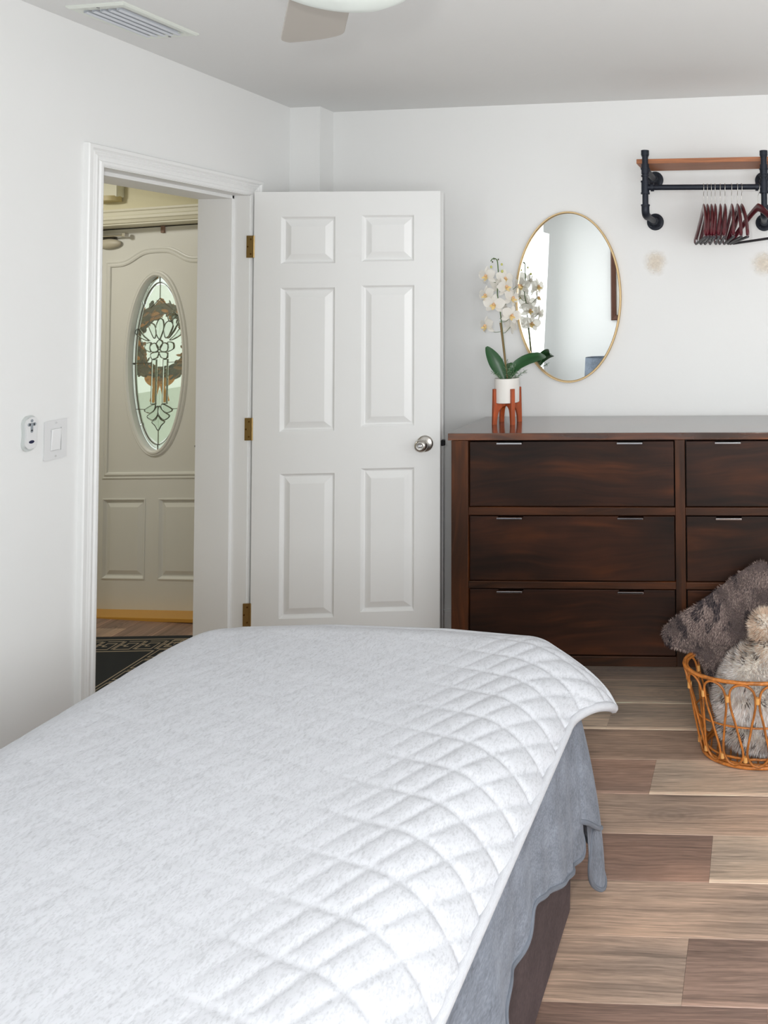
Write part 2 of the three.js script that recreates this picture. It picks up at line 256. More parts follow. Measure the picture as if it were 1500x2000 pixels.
/* ---------------- windows outside the frame (left one seen in the mirror, others added as fill) ---------------- */
function windowUnit(n, pos, turn, w, y0, y1, label, clabel) {   // local frame: x along the wall, z into the room
  const g = new THREE.Group(); g.name = `window_${n}`; g.position.set(...pos); g.rotation.y = turn; scene.add(g); tag(g, label, 'window', null, 'structure');
  const f = 0.05, zo = -0.09, a = -w / 2, b = w / 2, bx = (p, q, c, d) => box(p, q, c, d, zo - 0.02, zo + 0.02);
  obj('window_frame', [bx(a, b, y0, y0 + f), bx(a, b, y1 - f, y1), bx(a, a + f, y0, y1), bx(b - f, b, y0, y1), bx(a, b, (y0 + y1) / 2 - 0.02, (y0 + y1) / 2 + 0.02)], matTrim, g);
  const glass = new THREE.MeshPhysicalMaterial({ color: 0xffffff, transmission: 1, roughness: 0, thickness: 0 });
  obj('pane', box(a + f, b - f, y0 + f, (y0 + y1) / 2 - 0.02, zo - 0.003, zo + 0.003), glass, g); obj('pane', box(a + f, b - f, (y0 + y1) / 2 + 0.02, y1 - f, zo - 0.003, zo + 0.003), glass, g);
  obj('window_sill', rbox(a - 0.04, b + 0.04, y0 - 0.025, y0, 0, 0.05, 0.004), matTrim, g);
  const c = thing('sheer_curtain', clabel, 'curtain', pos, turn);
  obj('fabric', grid(120, 6, (u, v) => V(lerp(a - 0.03, b + 0.03, u), lerp(y0 - 0.12, y1 + 0.1, v), 0.075 + 0.014 * Math.sin(u * 26 * Math.PI))), new THREE.MeshPhysicalMaterial({ color: new THREE.Color(0.92, 0.93, 0.94), roughness: 1, transmission: 0.35, thickness: 0, side: THREE.DoubleSide, emissive: new THREE.Color(0.9, 0.96, 1), emissiveIntensity: 1.2 }), c);  // fabric emits its own glow, standing in for daylight coming through it
  obj('curtain_rod', rod(V(a - 0.06, y1 + 0.11, 0.075), V(b + 0.06, y1 + 0.11, 0.075), 0.01), matNickel, c);
  for (const x of [a - 0.04, b + 0.04]) obj('bracket', rod(V(x, y1 + 0.11, 0), V(x, y1 + 0.11, 0.075), 0.006), matNickel, c);
}
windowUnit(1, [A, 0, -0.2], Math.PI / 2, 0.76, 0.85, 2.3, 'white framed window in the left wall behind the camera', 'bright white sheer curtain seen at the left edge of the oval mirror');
windowUnit(2, [0.55, 0, NEAR], Math.PI, 1.4, 0.85, 2.15, 'added white framed window behind the camera, unseen, put in as fill light', 'glowing white sheer curtain over the added fill window behind the camera');  // invented window, added to throw frontal fill into the room
windowUnit(3, [RX, 0, -1.2], -Math.PI / 2, 1.4, 0.85, 2.15, 'added white framed window right of the picture, unseen, put in as fill light', 'glowing white sheer curtain over the added fill window right of the picture');  // invented window, added to lift the left wall

/* ---------------- bed ---------------- */
{
  const b = thing('bed', 'single bed with a dark taupe fabric base, its mattress hidden under the quilt', 'bed', [0, 0, 0]);
  const seg = 120, wob = (x, y, z) => 0.006 * Math.sin(z * 9 + y * 4) + 0.004 * Math.sin(z * 23 + y * 7);
  const base = new RoundedBoxGeometry(1.08, 0.40, 2.0, 6, 0.035); base.translate(-1.04, 0.215, -0.98);
  const p = base.attributes.position; for (let i = 0; i < p.count; i++) { const y = p.getY(i); p.setX(i, p.getX(i) + (p.getX(i) > -1 ? -0.015 * (1 - ss(0, 0.1, y)) : 0)); } base.computeVertexNormals();
  obj('bed_base', boxUV(base, 2), matBase, b);
  for (const [x, z] of [[-0.58, -0.1], [-0.58, -1.88], [-1.5, -0.1], [-1.5, -1.88]]) { const g = cyl(0.022, 0.028, 0.03); g.translate(x, 0.015, z); obj('leg', g, M(rgb(40, 34, 32)), b); }
  const mt = new RoundedBoxGeometry(1.06, 0.235, 1.98, 6, 0.06); mt.translate(-1.04, 0.535, -0.95); obj('mattress', mt, M(rgb(225, 225, 228), { roughness: 0.9 }), b);
}
// quilt: a cloth that rolls over the right, left and foot edges
const YT = 0.712;
function rollOff(e, L, th, pw) { let x = 0, y = 0; const n = 24, ee = Math.max(0, e); for (let i = 0; i < n; i++) { const t = th * Math.pow(((i + 0.5) / n) * ee / L, pw); x += Math.cos(t) * ee / n; y += Math.sin(t) * ee / n; } return [x, y]; }
const RL = 0.2, rollR = Array.from({ length: 101 }, (_, i) => rollOff(i / 100 * RL, RL, 1.08, 1.0)), rollL = Array.from({ length: 101 }, (_, i) => rollOff(i / 100 * 0.4, 0.4, 1.5, 0.9));
const RS = -0.622, LS = -1.49;                             // where the rolls begin
const QW = (RS - LS) + RL + 0.4;
function quiltPoint(a, t) {                                // a: metres of cloth from the right hem, t: 0 head .. 1 foot
  let x, drop = 0;
  if (a < RL) { const f = ((RL - a) / RL * 100), i = Math.min(99, Math.floor(f)), k = f - i; x = RS + lerp(rollR[i][0], rollR[i + 1][0], k); drop = lerp(rollR[i][1], rollR[i + 1][1], k); }
  else if (a > RL + RS - LS) { const f = clamp((a - RL - RS + LS) / 0.4) * 100, i = Math.min(99, Math.floor(f)), k = f - i; x = LS - lerp(rollL[i][0], rollL[i + 1][0], k); drop = lerp(rollL[i][1], rollL[i + 1][1], k); }
  else x = RS - (a - RL);
  const zf = footReach(x), z = lerp(-0.12, zf, t), back = zf - z;               // back <= 0
  const e = clamp(0.12 + back, 0, 0.12); drop += 0.045 * Math.pow(e / 0.12, 2);
  const fl = ss(-1.77, -1.95, z) * ss(-0.58, -0.455, x); x += 0.066 * fl; drop += 0.02 * fl;
  return V(x, YT - drop, z);
}
const footPts = [[-1.75, -1.95], [-1.6, -2.08], [-1.55, -2.115], [-1.25, -2.14], [-0.9, -2.12], [-0.63, -2.075], [-0.5, -1.99], [-0.45, -1.955], [-0.3, -1.93]];
function footReach(x) { for (let i = 0; i + 1 < footPts.length; i++) if (x <= footPts[i + 1][0]) { const t = clamp((x - footPts[i][0]) / (footPts[i + 1][0] - footPts[i][0])); return lerp(footPts[i][1], footPts[i + 1][1], t); } return footPts.at(-1)[1]; }
const tri = (x, p) => { const m = md(x, p); return Math.min(m, p - m); };
{
  const NA = 330, NT = 420, base = (u, v) => quiltPoint(u * QW, v);
  const puff = (a, z) => {
    const d1 = tri((a * 0.29 + z * 0.957), 0.083), d2 = tri((-a * 0.83 + z * 0.56), 0.056), s = 0.0062;
    const h1 = 1 - Math.exp(-Math.pow(d1 / s, 1.4) * 0.8), h2 = 1 - Math.exp(-Math.pow(d2 / s, 1.4) * 0.8), round1 = Math.min(1, d1 / 0.04), round2 = Math.min(1, d2 / 0.027);
    const amt = 0.14 + 0.86 * ss(0.42, 0.12, a);
    return amt * (0.0044 * Math.min(h1, h2) + 0.0026 * Math.sqrt(round1 * round2)) + 0.004 * (fbm(a * 9, z * 9, 77, 3) - 0.5) * (0.6 + ss(0.5, 0.1, a));
  };
  const g = grid(NA, NT, (u, v) => {
    const a = u * QW, q = base(u, v), e = 0.004, du = base(clamp(u + e), v).sub(base(clamp(u - e), v)), dv = base(u, clamp(v + e)).sub(base(u, clamp(v - e))), n = du.cross(dv).normalize(); if (n.y < 0) n.negate();
    return q.addScaledVector(n, puff(a, q.z));
  }, (u, v) => [u * QW, v * 2.0]);
  const q = thing('quilt', 'pale grey heathered quilt with diamond stitching spread over the bed', 'quilt');
  obj('quilted_cover', g, matQuilt, q);
  const hem = []; for (let i = 0; i <= 60; i++) hem.push(base(0, i / 60)); const fh = []; for (let i = 1; i <= 40; i++) fh.push(base(i / 40, 1));
  obj('hem', [tube(hem, 0.0112, 160, 8), tube([hem.at(-1), ...fh], 0.0112, 120, 8)], matQuilt, q);
}
// grey throw hanging down the right side, folded back at the foot corner
{
  const path = [[-0.475, -0.3, 0.34], [-0.472, -0.9, 0.33], [-0.465, -1.15, 0.345], [-0.46, -1.28, 0.35], [-0.468, -1.38, 0.37], [-0.482, -1.46, 0.36], [-0.478, -1.53, 0.39], [-0.46, -1.61, 0.355], [-0.466, -1.7, 0.31], [-0.458, -1.8, 0.265], [-0.462, -1.875, 0.24], [-0.472, -1.905, 0.262], [-0.488, -1.895, 0.31], [-0.49, -1.85, 0.35], [-0.478, -1.855, 0.34], [-0.455, -1.9, 0.3], [-0.444, -1.955, 0.25], [-0.442, -1.995, 0.225], [-0.455, -2.0, 0.215], [-0.472, -1.975, 0.14], [-0.468, -1.99, 0.1], [-0.455, -2.01, 0.065], [-0.436, -2.045, 0.03], [-0.448, -2.075, 0.04], [-0.49, -2.085, 0.12], [-0.62, -2.085, 0.2], [-1.0, -2.085, 0.25], [-1.55, -2.085, 0.25]];
  const c1 = new THREE.CatmullRomCurve3(path.map(([x, z, h]) => V(x, h, z)), false, 'centripetal');
  const pt = (u, v) => { const q = c1.getPoint(u), foot = ss(-0.46, -0.62, q.x) * ss(-2.03, -2.08, q.z), yTop = lerp(0.572, 0.63, foot), y = lerp(yTop, q.y, Math.pow(v, 1 + 0.2 * foot)), up = Math.pow(1 - v, 1.5);
    let x = lerp(q.x, foot > 0 ? lerp(-0.482, q.x, foot) : -0.482, up), z = lerp(q.z, Math.max(q.z, -1.935), up);
    const wv = v * (1 - foot) * ss(-0.3, -0.6, q.z); x += (0.004 + 0.0095 * Math.sin(q.z * 29 + v) + 0.0035 * Math.sin(q.z * 64 + 2)) * wv; return V(x, y, z); };
  const t = thing('throw_blanket', 'grey-blue plush throw hanging from under the quilt on the right side of the bed', 'blanket');
  const pts = []; for (let i = 0; i <= 200; i++) pts.push(pt(i / 200, 1));
  obj('throw_cloth', grid(420, 40, (u, v) => pt(u, v), (u, v) => [u * 3.2, v * 0.4]), matBlanket, t);
  obj('hem', tube(pts, 0.0055, 400, 8), matBlanket, t);
}

/* ---------------- bedroom door (open) ---------------- */
{
  const d = new THREE.Group(); d.name = 'door_1'; scene.add(d); tag(d, 'white six-panel bedroom door standing open in front of the far wall', 'door', null, 'structure');
  const W = 0.7455, H = 2.03, T = 0.035, th = 0.0922; d.position.set(A + 0.012, 0.0279, -Z3 * -1 - 0.02 + 0.04); d.position.x = A + 0.027; d.position.z = -2.949; d.rotation.y = th;
  const P = [[0.122, 1.736, 0.338, 1.928], [0.444, 1.742, 0.654, 1.932], [0.122, 1.056, 0.338, 1.638], [0.444, 1.071, 0.656, 1.644], [0.125, 0.313, 0.341, 0.888], [0.445, 0.33, 0.657, 0.903]];
  for (const p of P) { p[0] -= 0.015; p[2] -= 0.015; }
  const s = new THREE.Shape(); s.moveTo(0, 0); s.lineTo(W, 0); s.lineTo(W, H); s.lineTo(0, H); s.closePath();
  for (const [a, b, c, e] of P) { const h = new THREE.Path(); h.moveTo(a, b); h.lineTo(a, e); h.lineTo(c, e); h.lineTo(c, b); h.closePath(); s.holes.push(h); }
  const g = new THREE.ExtrudeGeometry(s, { depth: T, bevelEnabled: true, bevelSize: -0.0012, bevelOffset: 0, bevelThickness: 0.0012, bevelSegments: 1 }); g.translate(0, 0, -T - 0.0012);
  obj('leaf', boxUV(g), matDoor, d);
  const prof = [[0, 0], [0.004, -0.004], [0.008, -0.0095], [0.013, -0.011], [0.017, -0.0095], [0.038, -0.0015], [0.0405, -0.0008]];
  for (const [a, b, c, e] of P) { const back = panelGeo(a, b, c, e, prof); const f = panelGeo(a, b, c, e, prof); f.rotateY(Math.PI); f.translate(a + c, 0, -T); obj('panel', [back, f], matDoor, d); }
  for (const y of [1.835, 1.098, 0.361].map((v) => v - 0.0279)) {
    const h = part('hinge', d); h.position.set(0, y, 0);
    obj('leaf_plate', [rbox(-0.03, -0.001, -0.045, 0.045, -0.002, 0.0008, 0.0012)], matBrass, h); obj('knuckle', [rod(V(-0.001, -0.045, -0.001), V(-0.001, 0.045, -0.001), 0.004)], matBrass, h);
    const sc = []; for (const k of [-0.03, 0, 0.03]) { const c = cyl(0.0035, 0.0035, 0.001, 12); c.rotateX(Math.PI / 2); c.translate(-0.018 + 0.006 * (k === 0 ? -1 : 1), k, 0.0012); sc.push(c); } for (const c of sc) obj('screw', c, M(rgb(120, 90, 50), { metalness: 1, roughness: 0.4 }), h);
  }
  const k = part('door_knob', d); k.position.set(0.685, 0.998, 0); k.userData.label = 'brushed nickel round door knob';
  const lathe = (pts, n = 40) => { const l = new THREE.LatheGeometry(pts.map(([r, y]) => new THREE.Vector2(r, y)), n); l.rotateX(Math.PI / 2); return l; };
  obj('rosette', lathe([[0.0335, 0], [0.033, 0.004], [0.028, 0.008], [0.016, 0.011], [0.012, 0.012]]), matNickel, k);
  obj('knob', lathe([[0.012, 0.01], [0.011, 0.026], [0.017, 0.031], [0.0245, 0.038], [0.0262, 0.047], [0.0235, 0.055], [0.0165, 0.06], [0.0125, 0.0605], [0.0115, 0.0585], [0.0005, 0.0585]]), matNickel, k);
  obj('lock_button', lathe([[0.006, 0.058], [0.006, 0.063], [0.005, 0.064], [0.0005, 0.064]], 20), matChrome, k);
  const lt = part('latch', d); obj('strike_bolt', rbox(W, W + 0.013, 0.985, 1.009, -0.027, -0.01, 0.002), M(rgb(22, 22, 24), { roughness: 0.4, metalness: 0.6 }), lt);
  const bk = lathe([[0.0335, 0], [0.028, 0.008], [0.012, 0.012], [0.011, 0.026], [0.0245, 0.038], [0.0262, 0.047], [0.0235, 0.055], [0.0005, 0.06]]); bk.rotateY(Math.PI); bk.translate(0, 0, -T); obj('back_knob', bk, matNickel, k);
}

/* ---------------- front door with leaded oval glass ---------------- */
{
  const d = new THREE.Group(); d.name = 'door_2'; scene.add(d); tag(d, 'off-white front door with a leaded oval glass, seen through the doorway', 'door', null, 'structure');
  const W = 0.455, T = 0.044, OC = 1.3016, OW = 0.165, OH = 0.462;
  const s = new THREE.Shape(); s.moveTo(-W, 0); s.lineTo(W, 0); s.lineTo(W, 2.03); s.lineTo(-W, 2.03); s.closePath();
  const oh = new THREE.Path(); oh.absellipse(0, OC, OW, OH, 0, Math.PI * 2, true); s.holes.push(oh);
  const low = [[-0.31, 0.174, -0.05, 0.592], [0.05 - 0.025, 0.174, 0.31, 0.592]]; low[1][0] = 0.028; low[1][2] = 0.29;
  for (const [a, b, c, e] of low) { const h = new THREE.Path(); h.moveTo(a, b); h.lineTo(a, e); h.lineTo(c, e); h.lineTo(c, b); h.closePath(); s.holes.push(h); }
  const g = new THREE.ExtrudeGeometry(s, { depth: T, bevelEnabled: false, curveSegments: 80 }); g.translate(0, 0, -T); obj('leaf', g, matFrontDoor, d);
  const prof = [[0, 0], [0, 0.003], [0.006, 0.004], [0.011, -0.002], [0.016, -0.0075], [0.022, -0.0085], [0.044, -0.001], [0.046, -0.0005]];
  for (const [a, b, c, e] of low) { const f = panelGeo(a, b, c, e, prof.map(([i, z]) => [i, z])); const bk = panelGeo(a, b, c, e, [[0, 0], [0.01, 0]]); bk.rotateY(Math.PI); bk.translate(a + c, 0, -T); obj('panel', [f, bk], matFrontDoor, d); }
  // raised moulding with an arched head around the oval
  const arch = [V(-0.298, 0.712, 0), V(0.298, 0.712, 0), V(0.298, 1.835, 0)]; const ap = [];
  for (let i = 0; i <= 40; i++) { const x = lerp(0.298, -0.298, i / 40), t = Math.abs(x) / 0.298; ap.push(V(x, 1.84 + 0.065 * (0.5 + 0.5 * Math.cos(Math.PI * ss(0, 0.92, t))), 0)); }
  const mp = [[-0.017, 0], [-0.014, 0.006], [-0.006, 0.0085], [0.002, 0.0055], [0.004, 0.0015], [0.011, 0.005], [0.017, 0.0035], [0.019, 0]];
  obj('panel_moulding', sweepRing([...arch, ...ap], mp, V(0, 0, 1), true), matFrontDoor, d);
  const ell = (rx, ry, n = 96) => Array.from({ length: n }, (_, i) => { const a = i / n * 2 * Math.PI; return V(Math.cos(a) * rx, OC + Math.sin(a) * ry, 0); });
  obj('glass_moulding', sweepRing(ell(0.184, 0.481), [[-0.019, -0.022], [-0.019, 0.006], [-0.012, 0.013], [-0.004, 0.013], [0.0, 0.007], [0.004, 0.009], [0.009, 0.007], [0.013, 0]].map(([o, u]) => [o, u]), V(0, 0, 1), true), matFrontDoor, d);
  // panes
  const seedy = dataTex(256, 256, (u, v) => { const a = fbm(u * 36, v * 36, 4, 3, 36, 36); return [a, a, a]; }, false); seedy.repeat.set(5, 5);
  const matGlass = new THREE.MeshPhysicalMaterial({ color: rgb(240, 244, 236), transmission: 1, thickness: 0, roughness: 0.24, bumpMap: seedy, bumpScale: 0.003 });
  const matBevel = new THREE.MeshPhysicalMaterial({ color: rgb(246, 250, 248), transmission: 1, thickness: 0.006, ior: 1.5, roughness: 0.03 });
  const GZ = -0.024, px = (x, y) => new THREE.Vector2((x - 433) / 285 * OW * 1.0, OC - (y - 1000) / 897 * OH);   // drawing frame of the glass: centre 433,1000
  // the clear field is split by lead lines into panes
  const field = [
    [[433, 185], [380, 200], [300, 330], [240, 520], [205, 700], [185, 1000], [433, 1000]], [[433, 185], [486, 200], [566, 330], [626, 520], [661, 700], [681, 1000], [433, 1000]],
    [[185, 1000], [190, 1250], [215, 1475], [433, 1475], [433, 1000]], [[681, 1000], [676, 1250], [651, 1475], [433, 1475], [433, 1000]],
    [[215, 1475], [265, 1620], [340, 1760], [433, 1835], [433, 1475]], [[651, 1475], [601, 1620], [526, 1760], [433, 1835], [433, 1475]],
  ];
  for (const f of field) { const sh = new THREE.Shape(f.map(([x, y]) => px(x, y))); const e = new THREE.ExtrudeGeometry(sh, { depth: 0.004, bevelEnabled: false }); e.translate(0, 0, GZ - 0.002); obj('pane', e, matGlass, d); }
  const inner = (a) => { const q = (a % 1 + 1) % 1 * 2 * Math.PI; return [Math.cos(q) * 0.872, Math.sin(q) * 0.932 - 0.005]; };
  const segs = [0.02, 0.14, 0.235, 0.265, 0.36, 0.48, 0.52, 0.66, 0.745, 0.755, 0.84, 0.98]; const sg = [0, 0.13, 0.25, 0.37, 0.5, 0.63, 0.75, 0.87, 1];
  for (let k = 0; k < 8; k++) { const sh = new THREE.Shape(); const n = 10, P = []; for (let i = 0; i <= n; i++) { const q = lerp(sg[k], sg[k + 1], i / n) * 2 * Math.PI; P.push(new THREE.Vector2(Math.cos(q) * OW, OC + Math.sin(q) * OH)); } for (let i = n; i >= 0; i--) { const [x, y] = inner(lerp(sg[k], sg[k + 1], i / n)); P.push(new THREE.Vector2(x * OW, OC + y * OH)); } sh.setFromPoints(P); const e = new THREE.ExtrudeGeometry(sh, { depth: 0.003, bevelEnabled: true, bevelSize: -0.006, bevelOffset: 0, bevelThickness: 0.003, bevelSegments: 1 }); e.translate(0, 0, GZ - 0.001); obj('border_bevel', e, matBevel, d); }
  // flower of bevelled pieces and their leads, drawn in the frame of the photograph's glass
  const smooth = (pts, closed = true) => new THREE.CatmullRomCurve3(pts.map(([x, y]) => { const q = px(x, y); return V(q.x, q.y, 0); }), closed, 'catmullrom', 0.5);
  const R = (pts) => pts.map(([x, y]) => [866 - x, y]);
  const petals = [
    [[433, 760], [395, 690], [400, 600], [433, 545], [470, 560], [480, 640], [460, 710]], [[495, 745], [480, 660], [500, 590], [545, 570], [580, 620], [560, 690], [525, 735]], [[380, 750], [345, 690], [320, 620], [345, 585], [385, 620], [400, 690]],
    [[520, 755], [590, 670], [640, 560], [615, 510], [570, 530], [575, 620]], [[540, 770], [600, 715], [660, 640], [690, 680], [650, 725], [580, 765]], R([[540, 770], [600, 715], [660, 640], [690, 680], [650, 725], [580, 765]]),
    [[520, 520], [575, 485], [620, 520], [575, 560], [540, 580]], [[433, 870], [400, 810], [433, 762], [470, 800]], [[350, 885], [340, 820], [385, 795], [425, 840], [410, 885]], R([[350, 885], [340, 820], [385, 795], [425, 840], [410, 885]]),
    [[345, 890], [285, 860], [290, 800], [345, 790], [335, 840]], R([[345, 890], [285, 860], [290, 800], [345, 790], [335, 840]]), [[355, 960], [345, 905], [400, 890], [432, 895], [410, 950]], R([[355, 960], [345, 905], [400, 890], [432, 895], [410, 950]]),
    [[340, 1520], [285, 1490], [345, 1445], [400, 1430], [390, 1490]], R([[340, 1520], [285, 1490], [345, 1445], [400, 1430], [390, 1490]]), [[355, 1590], [315, 1550], [380, 1500], [425, 1445], [430, 1530], [390, 1585]], R([[355, 1590], [315, 1550], [380, 1500], [425, 1445], [430, 1530], [390, 1585]]),
    [[433, 1700], [400, 1650], [365, 1610], [405, 1585], [433, 1545], [461, 1585], [501, 1610], [466, 1650]],
  ];
  const leads = [];
  for (const p of petals) { const c = smooth(p), q = c.getPoints(36); const sh = new THREE.Shape(q.map((v) => new THREE.Vector2(v.x, v.y))); const e = new THREE.ExtrudeGeometry(sh, { depth: 0.003, bevelEnabled: true, bevelSize: -0.004, bevelThickness: 0.004, bevelSegments: 2, curveSegments: 4 }); e.translate(0, 0, GZ + 0.001); obj('petal_bevel', e, matBevel, d); const tg = new THREE.TubeGeometry(c, 48, 0.0016, 6, true); tg.translate(0, 0, GZ + 0.004); leads.push(tg); }
  for (const [a, b] of [[358, 405], [478, 522]]) { const P = [px(a, 965), px(b, 965), px(b - 4, 1430), px(a - 4, 1430)]; const sh = new THREE.Shape(P); const e = new THREE.ExtrudeGeometry(sh, { depth: 0.003, bevelEnabled: true, bevelSize: -0.004, bevelThickness: 0.004, bevelSegments: 1 }); e.translate(0, 0, GZ + 0.001); obj('column_bevel', e, matBevel, d); for (const x of [a, b]) { leads.push(rod(V(px(x, 965).x, px(x, 965).y, GZ + 0.004), V(px(x - 4, 1430).x, px(x - 4, 1430).y, GZ + 0.004), 0.0016, 0.0016, 6)); } }
  const line = (pts, closed = false) => { const t = new THREE.TubeGeometry(smooth(pts, closed), 60, 0.0018, 6, closed); t.translate(0, 0, GZ + 0.004); leads.push(t); };
  const ie = []; for (let i = 0; i < 60; i++) { const [x, y] = inner(i / 60); ie.push(V(x * OW, OC + y * OH, 0)); } { const t = new THREE.TubeGeometry(new THREE.CatmullRomCurve3(ie, true), 120, 0.0018, 6, true); t.translate(0, 0, GZ + 0.004); leads.push(t); }
  line([[433, 110], [433, 330]]); line([[433, 330], [380, 385], [330, 430]]); line([[433, 330], [486, 385], [536, 430]]); line([[433, 1700], [433, 1890]]); line([[150, 1000], [355, 1000]]); line([[522, 1000], [715, 1000]]); line([[190, 1475], [290, 1480]]); line([[580, 1480], [676, 1475]]);
  obj('lead_came', leads, M(rgb(88, 78, 60), { metalness: 0.6, roughness: 0.45 }), d, { label: 'thin dark leading between the glass pieces' });
  obj('weather_seal', box(-W, W, 2.03, 2.037, -T, -0.002), M(rgb(25, 25, 26)), d, { label: 'dark weather strip along the top edge' });
  obj('clip', [rbox(0.027, 0.047, 1.996, 2.034, -0.001, 0.01, 0.002)], M(rgb(140, 112, 96), { roughness: 0.6 }), d);
  const cl = part('door_closer', d); const tan = M(rgb(196, 188, 168), { roughness: 0.45 });
  obj('arm', [rod(V(-0.42, 1.995, 0.03), V(-0.165, 1.992, 0.03), 0.0055), rbox(-0.18, -0.158, 1.982, 2.004, 0.018, 0.042, 0.003)], matNickel, cl);
  const ov = new THREE.SphereGeometry(1, 32, 16); ov.scale(0.075, 0.027, 0.02); ov.translate(-0.29, 1.953, 0.012); obj('cover', ov, tan, cl); obj('track', [rbox(-0.44, -0.25, 1.98, 1.99, 0.0, 0.02, 0.002)], M(rgb(70, 66, 58), { metalness: 0.7, roughness: 0.5 }), cl);
  const pk = cyl(0.006, 0.006, 0.004); pk.rotateX(Math.PI / 2); pk.translate(0.247, 0.86, 0.001); obj('peg', pk, M(rgb(45, 40, 36)), d);
  place(d);
}
{ // box above the front door
  const a = thing('alarm_box', 'white box with a small round hole and curved lip mounted above the front door', 'alarm sensor');
  obj('housing', rbox(-0.25, -0.1, 2.18, 2.265, 0.1, 0.145, 0.006), M(rgb(234, 232, 212), { roughness: 0.4 }), a);
  const lip = cyl(0.07, 0.07, 0.026, 40); lip.scale(1, 1, 0.55); lip.translate(-0.17, 2.173, 0.125); obj('lip', lip, M(rgb(205, 190, 140), { roughness: 0.5 }), a);
  const h = cyl(0.006, 0.006, 0.003); h.rotateX(Math.PI / 2); h.translate(-0.208, 2.235, 0.1455); obj('sensor_hole', h, M(rgb(60, 55, 45)), a); place(a);
}
// added hall lamp, unseen through the doorway, put in to light the hall
{
  const l = thing('added_hall_lamp', 'added round flush ceiling lamp, unseen, put in to light the entrance hall', 'lamp', [-3.95, 2.47, -2.9]);
  const b = cyl(0.16, 0.16, 0.03, 40); b.translate(0, -0.015, 0); obj('base', b, matTrim, l);
  const dm = new THREE.SphereGeometry(0.15, 40, 12, 0, Math.PI * 2, Math.PI / 2, Math.PI / 2); dm.scale(1, 0.45, 1); dm.translate(0, -0.03, 0); obj('lamp_shade', dm, M(0xffffff, { emissive: new THREE.Color(1, 0.9, 0.7), emissiveIntensity: 1.5 }), l);
  areaLight('added_hall_lamp_light', 0.3, 0.3, [-3.95, 2.35, -2.9], [-3.6, 0, -3.2], new THREE.Color(1, 0.985, 0.92), HALL_LIGHT * 6);
}
// outside the front door
{
  struct('ground_outside', box(-12, 4, -0.25, -0.13, -16, -4.2), M(rgb(206, 210, 200), { roughness: 0.95 }), 'pale concrete path outside the front door, seen blurred through the oval glass', 'path');
  const w = thing('wreath', 'round dark brown and orange wreath hung outside the oval glass of the front door', 'wreath');
  const t = new THREE.TorusGeometry(0.195, 0.032, 10, 48); obj('vine_ring', t, M(rgb(84, 54, 10), { roughness: 0.9 }), w);
  const lf = new THREE.SphereGeometry(1, 6, 4); lf.scale(0.03, 0.011, 0.004); const cols = [rgb(96, 70, 8), rgb(58, 46, 10), rgb(206, 122, 8), rgb(150, 90, 8)];
  const im = new THREE.InstancedMesh(lf, M(0xffffff, { roughness: 0.8 }), 300); im.name = 'leaves'; im.userData.kind = 'stuff'; const m4 = new THREE.Matrix4(), q4 = new THREE.Quaternion();
  for (let i = 0; i < 300; i++) { const a = rr(0, 6.283), b = rr(0, 6.283), r = 0.195 + 0.04 * Math.cos(b); q4.setFromEuler(new THREE.Euler(rr(-1, 1), rr(-1, 1), a + 1.57 + rr(-0.8, 0.8))); m4.compose(V(Math.cos(a) * r, Math.sin(a) * r, 0.034 * Math.sin(b)), q4, V(1, 1, 1)); im.setMatrixAt(i, m4); im.setColorAt(i, cols[Math.floor(rnd() * 3.99)]); } w.add(im);
  const bow = []; for (const s of [-1, 1]) { const e = new THREE.SphereGeometry(1, 16, 10); e.scale(0.055, 0.032, 0.016); e.rotateZ(s * 0.5); e.translate(s * 0.05, -0.22, 0.02); bow.push(e); } for (const s of [-1, 1]) { const e = box(-0.016, 0.016, -0.13, 0, -0.003, 0.003); e.rotateZ(s * 0.3); e.translate(s * 0.01, -0.22, 0.02); bow.push(e); } obj('bow', bow, M(rgb(224, 140, 20), { roughness: 0.7 }), w);
  w.position.set(-0.3, 1.411, -0.34); place(w);
}

